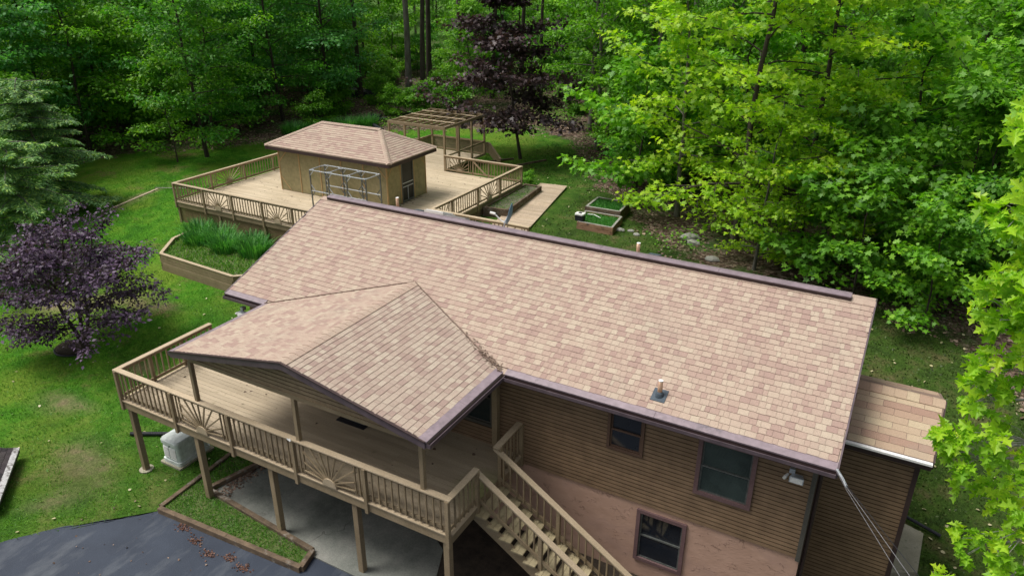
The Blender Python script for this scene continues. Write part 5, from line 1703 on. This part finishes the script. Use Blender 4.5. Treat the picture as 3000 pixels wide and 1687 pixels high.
# individual trees
place_tree('yoak', 9.9, 17.9, .6, 1.0, 'oak_tree', 'tallest yellow green oak behind the raised beds', 'tree')
place_tree('yoak', 12.3, 19.3, 2.6, .95, 'oak_tree', 'yellow green oak with leaning dark trunk right of the tallest one', 'tree')
place_tree('yoak2', 6.6, 20.6, 1.1, 1.05, 'oak_tree', 'small yellow green oak nearest the raised beds', 'tree')
place_tree('lime', 8.2, 23.5, 2.2, 1.1, 'maple_tree', 'fresh lime green maple half hidden behind the tallest oak', 'tree')
place_tree('yoak2', 11.2, 15.9, 4.1, .62, 'oak_sapling', 'low yellow green oak sapling at the lawn edge behind the ridge', 'sapling')
place_tree('yoak2', 13.4, 17.0, 5.1, .72, 'oak_sapling', 'yellow green oak sapling in front of the leaning dark trunk', 'sapling')
place_tree('lime', 4.4, 25.0, .4, .75, 'maple_sapling', 'fresh lime green sapling behind the raised beds', 'sapling')
place_tree('lime', 15.4, 21.6, 1.0, 1.1, 'maple_tree', 'fresh lime green maple right of the yellow green oaks', 'tree')
place_tree('starmid', 18.6, 19.5, 3.0, 1.2, 'maple_tree', 'bright green star leaved maple at the far right behind the near oak', 'tree')
place_tree('lime', 20.5, 24.5, 3.0, 1.3, 'maple_tree', 'tall fresh green maple at the upper right corner', 'tree')
place_tree('starunder', 14.9, 14.7, 1.0, 1.0, 'maple_sapling', 'bright star leaved sapling just beyond the right end of the ridge', 'sapling')
place_tree('starunder', 17.3, 13.6, 2.3, .8, 'maple_sapling', 'darker star leaved sapling nearest the mossy side lawn', 'sapling')
place_tree('starunder', 18.3, 17.8, 4.0, 1.3, 'maple_sapling', 'tall star leaved sapling in front of the far right maple', 'sapling')
place_tree('under', 1.6, 27.0, 0.4, 1.0, 'shrub_tree', 'rounded light green shrub tree left of the oaks', 'shrub')
place_tree('under', -.6, 29.6, 1.4, .95, 'shrub_tree', 'rounded light green shrub tree nearest the purple maple', 'shrub')
place_tree('under', 4.0, 24.2, 2.9, .85, 'shrub_tree', 'light green shrub tree at the lawn edge under the oak', 'shrub')
place_tree('shrub', -16.6, 33.0, .5, 1.3, 'shrub', 'low green shrub behind the pergola by the drain pipes', 'shrub')
place_tree('shrub', -14.6, 34.2, 2.0, 1.4, 'shrub', 'low green shrub left of the bare trunks path', 'shrub')
place_tree('shrub', -23.5, 31.5, 1.2, 1.2, 'shrub', 'low green shrub left of the black drain pipes', 'shrub')
place_tree('shrub', -1.9, 21.6, 1.2, .42, 'shrub', 'tiny leafy weed at the far corner of the back deck rail', 'weed')

# purple trees
rs2 = np.random.RandomState(21)


def purple(name, label, x, y, H, R, base, nb, leaf, tmpl, size, per, seed, up, profile, r0, rad, subs=6, multi=1, z=None, flat=.4, leanv=None):
    rr_ = np.random.RandomState(seed)
    z = float(ground_z(x, y)) if z is None else z
    t = thing(name, label, 'tree', (x, y, z))
    TM = MB(); SP = []
    for mstem in range(multi):
        mb, sp = skeleton(rr_, H * rr_.uniform(.85, 1), R, base, nb // multi, r0, lean=.05 if multi == 1 else .09, leanv=leanv, up=up, profile=profile, subs=subs, wob=.3)
        TM.add([(a + x, b + y, c + z) for a, b, c in mb.v], mb.f); SP.append(sp + np.array([x, y, z]))
    TM.build('trunk', BARKD, t, True)
    SP = np.concatenate(SP)
    C, D, Nn, S, tone = spray_leaves(SP, per, rad, flat, size, rr_)
    link('crown', leaves_mesh('crown', C, D, Nn, S, tmpl, leaf, tone, .15, .15), t)
    return t


purple('plum_tree', 'round dark purple leaved tree on the left lawn', -9.35, .95, 5.0, 2.8, 1.0, 46, L_PURP, KITE, .135, 14, 36, (0, 42), lambda f: math.sin(math.pi * (.30 + .62 * f)) ** .6, .09, .33, 8, 3)
purple('maple_tree', 'tall dark maroon maple with spreading boughs beside the pergola', -4.85, 26.35, 10.5, 6.0, 1.7, 32, L_MAPL, STAR, .21, 22, 37, (-4, 30), lambda f: (1.0 - .5 * f) * (.75 + .25 * math.sin(f * 19)), .10, .66, 6, 1, flat=.5, leanv=(-.17, -.02))

# hemlock at the left edge
def hemlock(name, label, x, y, H, R, seed, base=.6, nb=60):
    rr_ = np.random.RandomState(seed); z = float(ground_z(x, y))
    t = thing(name, label, 'conifer', (x, y, z)); mb = MB()
    mb.tube([(x, y, z - .2), (x + .1, y, z + H * .5), (x, y, z + H)], [.14, .09, .02], 9, False)
    Cs, Ds = [], []
    az = 0
    for b in range(nb):
        f = (b + .5) / nb; h = base + (H - base) * f; az += 2.4; ln = R * (1 - f * .62) * rr_.uniform(.55, 1.15)
        p = Vector((x, y, z + h)); d = Vector((math.cos(az), math.sin(az), .12)); pts = [p]
        for k in range(7):
            d = (d + Vector((rr_.normal(0, .13), rr_.normal(0, .13), rr_.normal(-.05, .07)))).normalized(); pts.append(pts[-1] + d * ln / 7)
        mb.tube(pts, [.035 * (1 - .8 * q / 7) for q in range(8)], 4, False)
        side = d.cross(Vector((0, 0, 1))).normalized()
        for k in range(1, 8):
            for s in (-1, 1):
                for rep in range(4):
                    q = pts[k - 1].lerp(pts[k], rr_.rand()); l2 = ln * .30 * (1.1 - k / 9) * rr_.uniform(.7, 1.2)
                    d2 = (side * s * .8 + d * .75 + Vector((0, 0, rr_.uniform(-.25, .0)))).normalized()
                    nseg = max(3, int(l2 / .05))
                    for w in range(nseg):
                        c = q + d2 * l2 * (w + .5) / nseg + Vector((0, 0, -.08 * (w / nseg) ** 2))
                        for ss in (-1, 1):
                            dn2 = (d2.cross(Vector((0, 0, 1))) * ss + d2 * .9 + Vector((0, 0, rr_.uniform(-.3, .1))))
                            Cs.append(tuple(c)); Ds.append(tuple(dn2 + Vector(rr_.normal(0, .35, 3))))
    mb.build('trunk', BARKG, t, True)
    C = np.array(Cs); D = np.array(Ds); n = len(C)
    S = .17 * (0.6 + .8 * rr_.rand(n))
    tip = rr_.rand(n) ** 2.2
    thin = (np.array([(0, 0), (.15, .4), (0, 1.0), (-.15, .4)]), [(0, 1, 2, 3)])
    link('crown', leaves_mesh('crown', C, D, rnd_dirs(n, 1, .5, rr_), S, thin, L_HEM, tip, 0, .2), t)


hemlock('hemlock_tree', 'feathery pale green hemlock at the left edge above the purple tree', -16.8, 3.6, 6.0, 3.8, 41)
hemlock('hemlock_tree', 'farther feathery hemlock behind the first at the left edge', -21.8, 7.6, 6.8, 4.0, 42)

# ------------------------------------------------------------------ near oak at the right edge
oak = thing('near_oak_tree', 'close lime green oak with big lobed leaves along the right edge', 'tree', (19.6, -3.2, -4.73))
rr_ = np.random.RandomState(77)
SPR = [  # (x, y, z, radius, sprigs)
    (16.35, -5.60, 7.28, .30, 7), (16.75, -5.45, 7.05, .30, 5), (16.32, -5.35, 6.55, .32, 9), (16.75, -5.35, 6.35, .38, 10), (16.95, -5.6, 6.85, .3, 6), (16.62, -5.50, 6.00, .40, 11), (16.45, -5.16, 5.62, .30, 8),
    (16.95, -5.5, 5.7, .40, 10), (16.75, -5.31, 5.15, .40, 11), (17.1, -5.4, 5.0, .38, 8), (16.55, -5.2, 4.72, .28, 6), (16.90, -5.35, 4.45, .38, 9), (16.40, -5.30, 4.32, .17, 4), (16.62, -5.25, 4.15, .2, 5), (17.2, -5.5, 4.2, .40, 9),
    (16.88, -5.25, 3.75, .30, 6), (17.15, -5.4, 3.55, .34, 7), (16.95, -5.35, 3.30, .24, 6), (17.25, -5.6, 3.1, .32, 7), (17.5, -5.7, 3.8, .4, 7), (16.78, -5.6, 2.95, .22, 5), (17.1, -5.9, 2.85, .26, 6),
    (17.3, -4.4, 6.6, .5, 8), (17.4, -4.2, 5.6, .5, 8), (17.5, -4.0, 4.7, .5, 7), (17.7, -4.2, 3.7, .5, 6)]
TM = MB()
TM.tube([(19.6, -3.2, -5.0), (19.5, -3.3, -1), (19.35, -3.5, 3), (19.3, -3.4, 7), (19.4, -3.2, 11)], [.30, .26, .2, .14, .05], 12, False)
Cc, Dd, Nq, Sz, Tn = [], [], [], [], []
for (x, y, z, r, n) in SPR:
    n = int(n * 1.45); x += .16 if x < 16.8 else .08
    if x < 16.95: r *= .85
    hub = Vector((19.35, -3.45, z - .5 + rr_.uniform(-.5, .2)))
    c = Vector((x, y, z)); mid_ = hub.lerp(c, .55) + Vector((0, 0, .18))
    out = (c - hub).normalized()
    TM.tube([hub, mid_, c - out * r * .6, c], [.035, .018, .009, .004], 6, False)
    for k in range(n):
        o_ = Vector(rr_.normal(0, 1, 3)).normalized() * r * rr_.rand() ** .4; o_.z *= .75
        h = c + o_
        st0 = c - out * r * .7
        TM.tube([st0, st0.lerp(h, .55) + Vector((0, 0, .03)), h], [.005, .004, .0025], 5, False)
        nl = 8
        a0 = rr_.rand() * 6.28
        dirg = (out * .6 + o_.normalized() * .6 + Vector((0, 0, -.1))).normalized()
        s1 = dirg.cross(Vector((0, 0, 1))).normalized(); s2 = s1.cross(dirg)
        for q in range(nl):
            a = a0 + q * 6.28 / nl + rr_.normal(0, .25)
            dl = (dirg * rr_.uniform(.25, .9) + (s1 * math.cos(a) + s2 * math.sin(a)) * .85 + Vector((0, 0, -.30))).normalized()
            nr = (dirg * .2 + Vector((0, 0, 1)) + Vector(rr_.normal(0, .35, 3))).normalized()
            if rr_.rand() < .3: nr = (nr + Vector((-.6, -.8, .1))).normalized()
            Cc.append(tuple(h + dl * .015)); Dd.append(tuple(dl)); Nq.append(tuple(nr)); Sz.append(rr_.uniform(.07, .17)); Tn.append(float(np.clip(.5 + o_.z / r * .35 + rr_.normal(0, .18), 0, 1)))
TM.build('trunk', TWIG, oak, True)
Cc, Dd, Nq, Sz, Tn = map(np.array, (Cc, Dd, Nq, Sz, Tn))
order = np.argsort(np.linalg.norm(Cc - CAMV, axis=1))
for i in order[:280]:
    s = slice(i, i + 1)
    link('leaf', leaves_mesh('leaf', Cc[s], Dd[s], Nq[s], Sz[s], OAK2, L_OAK, Tn[s], .2 + .5 * rr_.rand(), .1 + .3 * rr_.rand()), oak)
rest = order[280:]
o = link('foliage', leaves_mesh('foliage', Cc[rest], Dd[rest], Nq[rest], Sz[rest], OAK2, L_OAK, Tn[rest], .45, .25), oak); o['kind'] = 'stuff'

DEBRIS = [(2.18, -3.8), (2.83, -3.95), (3.39, -3.78), (3.88, -3.85), (1.55, -3.62)]
L_MOSS = leaf_mat('dull_mossy_weed_leaf', (0.03, 0.055, 0.010), (0.055, 0.10, 0.016), (0.11, 0.15, 0.035), .2, 0)
# ------------------------------------------------------------------ grasses and litter
def clump(name, label, x, y, z, n, h, spread, group, mat=L_TALL, w=1.2):
    rr_ = np.random.RandomState(int(abs(x * 100 + y * 10)) % 9999)
    V = []; Lp = []; T = []
    for i in range(n):
        a = rr_.rand() * 6.28; r = rr_.rand() ** .5 * spread * .35; l = h * rr_.uniform(.6, 1.1); lean_ = rr_.uniform(.1, .75)
        p = np.array([x + math.cos(a) * r, y + math.sin(a) * r, z]); dr_ = np.array([math.cos(a + rr_.normal(0, .4)), math.sin(a + rr_.normal(0, .4)), 0]); sd_ = np.array([-dr_[1], dr_[0], 0]) * .011 * w * 2
        K = 5; b0 = len(V)
        for k in range(K):
            t = k / (K - 1); q = p + dr_ * lean_ * l * t ** 1.8 * .9 + np.array([0, 0, l * (t - .42 * lean_ * t ** 2.4)])
            ww_ = sd_ * (1 - t * .9); V += [q - ww_, q + ww_]
        tt = rr_.rand()
        T += [tt] * (2 * K)
        for k in range(K - 1): Lp += [b0 + 2 * k, b0 + 2 * k + 1, b0 + 2 * k + 3, b0 + 2 * k + 2]
    me = mesh_np(name, np.array(V), Lp, np.arange(len(Lp) // 4) * 4, mat, T)
    tag(link(name, me), label, 'grass clump', group)


for (x, y, h, lb) in ((-12.2, 8.75, .9, 'leftmost ornamental grass clump in the angular planter'), (-10.6, 8.5, 1.0, 'second ornamental grass clump from the left in the angular planter'), (-9.55, 7.9, 1.0, 'bushy ornamental grass clump in the middle of the angular planter'),
                      (-8.1, 8.15, 1.0, 'round ornamental grass clump at the right of the angular planter'), (-11.4, 8.0, .8, 'low grass clump between the two left ones in the planter'), (-8.9, 8.8, .85, 'grass clump at the back of the planter against the lattice')):
    clump('ornamental_grass', lb, x, y, -3.23, 460, h * .82, 1.9, 'ornamental grass clumps in the planter')
for (x, y, lb) in ((-19.5, 27.6, 'tall grass tuft at the wood edge behind the screen house'), (-20.9, 26.2, 'tall grass tuft left of the black drain pipes'), (-18.9, 29.0, 'tall grass tuft nearest the black drain pipes'), (-21.8, 24.9, 'tall grass tuft at the left end of the wood edge row')):
    clump('tall_grass', lb, x, y, float(ground_z(x, y)), 500, .95, 2.6, 'tall grass along the wood edge')


def blades(name, n, region, size, mat, zfun, tmpl=BLADE, up=1.0, spread=.45, tonef=None, seed=1, lift=0.0, lying=False):
    r = np.random.RandomState(seed); out = region(r, n); x, y = out[:, 0], out[:, 1]
    z = zfun(x, y) + lift
    C = np.stack([x, y, z], 1); m_ = len(C)
    if lying:
        a = r.rand(m_) * 6.28; D = np.stack([np.cos(a), np.sin(a), r.normal(0, .25, m_)], 1); Nn = rnd_dirs(m_, 1, .35, r)
    else:
        D = rnd_dirs(m_, up, spread, r); Nn = rnd_dirs(m_, .1, 1, r)
    S = size * (0.5 + r.rand(m_)); tone = tonef(x, y, r) if tonef else r.rand(m_)
    return tag(link(name, leaves_mesh(name, C, D, Nn, S, tmpl, mat, tone, .1, .1)), kind='stuff')


def in_rect(x0, x1, y0, y1, cond=None):
    def f(r, n):
        p = np.stack([r.uniform(x0, x1, n), r.uniform(y0, y1, n)], 1)
        return p[cond(p[:, 0], p[:, 1])] if cond is not None else p
    return f


def off_build(x, y):
    c = forest_side(x, y) < 1.5
    for (cx, cy, rx, ry, an) in DIRT:
        k_, s_ = math.cos(an), math.sin(an)
        u_ = ((x - cx) * k_ + (y - cy) * s_) / rx; v_ = (-(x - cx) * s_ + (y - cy) * k_) / ry
        c &= (np.sqrt(u_ * u_ + v_ * v_) + .35 * np.sin(x * 9) * np.cos(y * 8)) > .8
    c &= ~((x > BX0) & (x < BX1) & (y > BY0) & (y < BY1)); c &= ~((x > -10) & (x < -6.3) & (y > 20) & (y < 24.6))
    c &= ~((x > 0.3) & (x < 17.2) & (y > -2.8) & (y < 8)); c &= ~((y < -2.7) & (x > 0)); c &= ~((x > -1.3) & (x < 6) & (y > 8) & (y < 12.2))
    c &= ~((x > -12.5) & (x < -4) & (y > 5.8) & (y < 9.5)); c &= ~((y < -3.4 - (0.1 - x) * -1.15 * -1) & (x > -2.2) & (y < -4 + (x - .03) * 1.1))
    c &= ~((x > -1.2) & (x < -.5) & (y > -2.1) & (y < -1)); c &= ~((x > -1.4) & (x < 1.3) & (y > 9) & (y < 22)); c &= ~((x > 2.6) & (x < 5) & (y > 16.7) & (y < 20.3))
    return c


WIDE = (np.array([(-.09, 0), (.09, 0), (.05, .6), (0, 1.0), (-.05, .6)]), [(0, 1, 2, 3, 4)])
tf = lambda x, y, r: np.clip(.42 + .28 * np.sin(x * .55 + 1.3 * np.sin(y * .4)) * np.cos(y * .5 + x * .15) + r.normal(0, .2, len(x)), 0, 1)
blades('lawn_grass', 95000, in_rect(-24, 0.4, -8, 14, off_build), .085, L_GRASS, ground_z, WIDE, 1, .8, tf, 3)
blades('lawn_grass_back', 26000, in_rect(-26, -2, 12, 31, off_build), .10, L_GRASS, ground_z, WIDE, 1, .9, lambda x, y, r: tf(x, y, r) * .8, 4)
blades('moss_weeds_back', 16000, in_rect(-5, 9, 12, 31, off_build), .07, L_MOSS, ground_z, KITE, 1, 1.1, None, 55)
blades('side_weeds', 26000, in_rect(14, 24, 1, 16, lambda x, y: (forest_side(x, y) < 2) & ~((x < 17.2) & (y < 8))), .06, L_MOSS, ground_z, KITE, 1, 1.2, None, 5)


def inpoly(pts):
    P = np.array(pts)

    def f(x, y):
        c = np.zeros(len(x), bool); n = len(P); j = n - 1
        for i in range(n):
            xi, yi, xj, yj = P[i][0], P[i][1], P[j][0], P[j][1]
            c ^= ((yi > y) != (yj > y)) & (x < (xj - xi) * (y - yi) / (yj - yi + 1e-12) + xi); j = i
        return c
    return f


bedp = [(0.58, -3.42), (5.02, -3.18), (4.92, -2.80), (1.02, -2.48), (1.30, -.95), (0.4, -.65)]
blades('bed_grass', 30000, in_rect(0.3, 5.1, -3.5, -.6, inpoly(bedp)), .06, L_GRASS, lambda x, y: np.full(len(x), -4.63), WIDE, 1, .9, lambda x, y, r: r.rand(len(x)) * .8, 6)
for i, (pts, z, n, h) in enumerate(((b1, -2.53, 5000, .10), (b2, -2.36, 5000, .10), (rp_pts, -2.43, 1500, .08), (lp_pts, -3.22, 14000, .13))):
    P = np.array(pts)
    blades('bed_weeds', n, in_rect(P[:, 0].min(), P[:, 0].max(), P[:, 1].min(), P[:, 1].max(), inpoly(pts)), h, L_TALL if i < 2 else L_GRASS, lambda x, y, z=z: np.full(len(x), z), WIDE, 1, .8, None, 20 + i)
LQ = (np.array([(0, 0), (.4, .3), (.3, .8), (0, 1.0), (-.35, .7), (-.4, .25)]), [(0, 1, 2, 3, 4, 5)])
blades('leaf_litter', 90000, in_rect(-48, 34, 6, 62, lambda x, y: (forest_side(x, y) > -.9 + .9 * np.sin(x * 1.7) * np.cos(y * 1.3))), .13, L_LITTER, ground_z, LQ, tonef=None, seed=8, lift=.02, lying=True)
blades('fallen_leaves_lawn', 420, in_rect(-10, 7, -6, 24, off_build), .07, L_PALE, ground_z, LQ, seed=9, lift=.04, lying=True)
blades('fallen_leaves_side', 420, in_rect(14, 24, 1, 16, lambda x, y: ~((x < 17.2) & (y < 8))), .08, L_PALE, ground_z, LQ, tonef=lambda x, y, r: r.rand(len(x)) * .5, seed=10, lift=.04, lying=True)
blades('slab_leaves', 500, lambda r, n: np.stack([1.15 + np.abs(r.normal(0, .16, n)) + (r.rand(n) * .25), r.uniform(-2.3, .2, n)], 1), .06, L_LITTER, lambda x, y: np.full(len(x), -4.68), LQ, seed=11, lying=True)
blades('deck_leaves', 420, in_rect(BX0 + .3, BX1 - .2, BY0 + .3, BY1 - .2, lambda x, y: ~((x > -11.5) & (x < -4.9) & (y > 13.4) & (y < 16.4))), .06, L_LITTER, lambda x, y: np.full(len(x), ZPF + .006), LQ, tonef=lambda x, y, r: r.rand(len(x)) * .4, seed=12, lying=True)
blades('porch_leaves', 46, in_rect(-1.3, 8.8, -2.4, .2), .07, L_LITTER, lambda x, y: np.full(len(x), ZF + .006), LQ, tonef=lambda x, y, r: r.rand(len(x)) * .3, seed=13, lying=True)
for i_, (cx, cy) in enumerate(DEBRIS):
    blades('leaf_debris', 70, lambda r, n, cx=cx, cy=cy: np.stack([cx + r.normal(0, .10, n), cy + r.normal(0, .06, n)], 1), .04, L_RUST, lambda x, y: np.full(len(x), -4.70), LQ, seed=60 + i_, lying=True)
blades('driveway_leaves', 60, in_rect(-1, 6.5, -6, -3.6), .05, L_LITTER, lambda x, y: np.full(len(x), -4.70), LQ, seed=14, lying=True)
# leafy undergrowth in patches over the litter
r_ = np.random.RandomState(15)
pc = np.stack([r_.uniform(-46, 30, 900), r_.uniform(12, 75, 900)], 1); pc = pc[forest_side(pc[:, 0], pc[:, 1]) > 1.0]
kk = np.repeat(np.arange(len(pc)), 95)
xy = pc[kk] + r_.normal(0, .55, (len(kk), 2))
zz = ground_z(xy[:, 0], xy[:, 1]) + np.abs(r_.normal(0, .22, len(kk))) + .03
n = len(kk)
C = np.stack([xy[:, 0], xy[:, 1], zz], 1); a = r_.rand(n) * 6.28
tag(link('undergrowth', leaves_mesh('undergrowth', C, np.stack([np.cos(a), np.sin(a), np.zeros(n)], 1), rnd_dirs(n, 1, .45, r_), .13 * (0.6 + .8 * r_.rand(n)), KITE, L_MID, np.clip(r_.rand(len(pc))[kk] * .6 + r_.rand(n) * .3, 0, 1), .1, .1)), kind='stuff')

# ------------------------------------------------------------------ rocks, drain pipes, tree ring, far houses
def rock(x, y, s, label):
    rr_ = np.random.RandomState(int(abs(x * 91 + y * 17)) % 9999)
    import bmesh
    bm = bmesh.new(); bmesh.ops.create_icosphere(bm, subdivisions=2, radius=1)
    for v in bm.verts: v.co = Vector((v.co.x * s, v.co.y * s * .7, v.co.z * s * .5)) * rr_.uniform(.85, 1.15)
    me = bpy.data.meshes.new('rock'); bm.to_mesh(me); bm.free(); me.materials.append(ROCK)
    tag(link('rock', me, None, Matrix.Translation((x, y, float(ground_z(x, y)) + s * .15))), label, 'rock')


rock(4.95, 17.5, .22, 'pale rock right of the nearer raised bed'); rock(5.4, 17.65, .15, 'small flat rock right of the pale one by the raised bed')
rock(5.8, 17.3, .17, 'grey rock farthest right in the row by the raised bed'); rock(8.0, 18.0, .42, 'large grey rock under the yellow green oak'); rock(8.3, 17.5, .3, 'squat grey rock in front of the large one under the oak')
rock(9.5, 16.1, .3, 'pale rock at the lawn edge between the two oak trunks'); rock(-14.5, 36.5, .25, 'pale stone on the bare path behind the pergola')

mb = MB()
for k in range(5):
    pts = [(-20.4 + k * .16, 31.6 + k * .05, 0), (-19.9 + k * .18, 29.5, 0), (-19.5 + k * .18, 28.2, 0)]
    mb2 = [(a, b, float(ground_z(a, b)) + .12 + (k % 2) * .06) for a, b, c in pts]
    mb.tube(mb2, .09, 7)
tag(mb.build('pipe_bundle', BLACKP), 'bundle of straight black drain pipes at the wood edge behind the screen house', 'pipes')
for q, lb in ((0, 'outer curved black drain pipe beside the straight bundle'), (1, 'inner curved black drain pipe beside the straight bundle')):
    mb = MB(); pts = []
    for i in range(12):
        t = i / 11; a = math.radians(150 + 110 * t); rr0 = 1.7 - q * .28
        xx, yy = -17.35 + rr0 * math.cos(a), 29.3 - rr0 * 1.5 * math.sin(-a) * -1
        xx, yy = -18.7 + 1.9 * t - .9 * math.sin(math.pi * t) * (1 + .2 * q) + q * .25, 30.9 - 3.0 * t
        pts.append((xx, yy, float(ground_z(xx, yy)) + .22))
    mb.tube(pts, .10, 8); tag(mb.build('curved_pipe', BLACKP), lb, 'pipe')
tp = thing('tarp_heap', 'crumpled dark blue black tarp on the leaf litter under the bare trunks', 'tarp', (-26.5, 37.5, -2.3))
rr_ = np.random.RandomState(3); gx_, gy_ = 16, 10; vs = []
for j in range(gy_):
    for i in range(gx_):
        x = -28.2 + i * .21; y = 36.6 + j * .22; e_ = min(i, gx_ - 1 - i, j, gy_ - 1 - j)
        vs.append((x + rr_.normal(0, .03), y + rr_.normal(0, .03), float(ground_z(x, y)) + (.02 if e_ == 0 else .22 + .3 * abs(math.sin(i * .8 + j * .4)) + rr_.normal(0, .05))))
mb = MB(); mb.add(vs, [(j * gx_ + i, j * gx_ + i + 1, (j + 1) * gx_ + i + 1, (j + 1) * gx_ + i) for j in range(gy_ - 1) for i in range(gx_ - 1)]); mb.build('sheet', BLACKP, tp)
mb = MB(); pts = [(-9.75 + .62 * math.cos(a), .62 + .5 * math.sin(a), float(ground_z(-9.75 + .6 * math.cos(a), .62 + .5 * math.sin(a))) + .05) for a in np.linspace(0, 6.28, 25)]
mb.tube(pts, .035, 6, False); tag(mb.build('tree_ring', BLACKP), 'black plastic edging ring around the foot of the purple lawn tree', 'edging')
mb = MB(); mb.prism([(-9.75 + .58 * math.cos(a), .62 + .47 * math.sin(a)) for a in np.linspace(0, 6.28, 20)[:-1]], -5.0, -4.60); tag(mb.build('ring_mulch', SOIL), kind='structure')
mb = MB(); mb.tube([(-19.7, 12.1, -2.98), (-18.6, 12.5, -2.95), (-17.9, 12.7, -2.9)], .02, 5); tag(mb.build('fallen_branch', TWIG), 'pale fallen branch on the far left lawn', 'branch')
mb = MB(); mb.beam((-19.1, 9.2, -3.19), (-19.5, 12.1, -3.02), .12, .05); tag(mb.build('edging_timber', DECKP), 'narrow brown timber lying in the left lawn', 'timber')
for (a, b, lb) in (((-6.5, 24.2), (-5.2, 26.0), 'dark edging timber left of the maroon maple foot'), ((-4.4, 24.6), (-3.3, 26.6), 'dark edging timber right of the maroon maple foot')):
    mb = MB(); mb.beam((a[0], a[1], float(ground_z(*a)) + .05), (b[0], b[1], float(ground_z(*b)) + .05), .12, .1); tag(mb.build('edging_timber', TIMBER), lb, 'timber')


def far_house(x, y, w, rot, label):
    z = float(ground_z(x, y)); t = thing('distant_house', label, 'house', (x, y, z))
    c, s = math.cos(rot), math.sin(rot); R_ = lambda a, b, zz: (x + a * c - b * s, y + a * s + b * c, z + zz)
    mb = MB(); mb.hexa([R_(-w / 2, -3, -.5), R_(w / 2, -3, -.5), R_(w / 2, 3, -.5), R_(-w / 2, 3, -.5), R_(-w / 2, -3, 4), R_(w / 2, -3, 4), R_(w / 2, 3, 4), R_(-w / 2, 3, 4)]); mb.build('wall', WHITE, t)
    mb = MB(); mb.add([R_(-w / 2 - .4, -3.4, 3.9), R_(w / 2 + .4, -3.4, 3.9), R_(w / 2 + .4, 3.4, 3.9), R_(-w / 2 - .4, 3.4, 3.9), R_(-w / 2 - .4, 0, 5.8), R_(w / 2 + .4, 0, 5.8)], [(0, 1, 5, 4), (2, 3, 4, 5), (1, 2, 5), (3, 0, 4), (3, 2, 1, 0)]); mb.build('roof', SHW, t)
    for k in range(4):
        a = -w / 2 + w * (k + .5) / 4
        mb = MB(); mb.hexa([R_(a - .5, -3.03, 1.4), R_(a + .5, -3.03, 1.4), R_(a + .5, -2.98, 1.4), R_(a - .5, -2.98, 1.4), R_(a - .5, -3.03, 2.6), R_(a + .5, -3.03, 2.6), R_(a + .5, -2.98, 2.6), R_(a - .5, -2.98, 2.6)]); mb.build('window', PANE, t)


far_house(-26, 112, 16, .5, 'pale distant house glimpsed through the trunks at the top middle')
far_house(14, 120, 14, .1, 'pale distant house glimpsed through leaves at the top right')
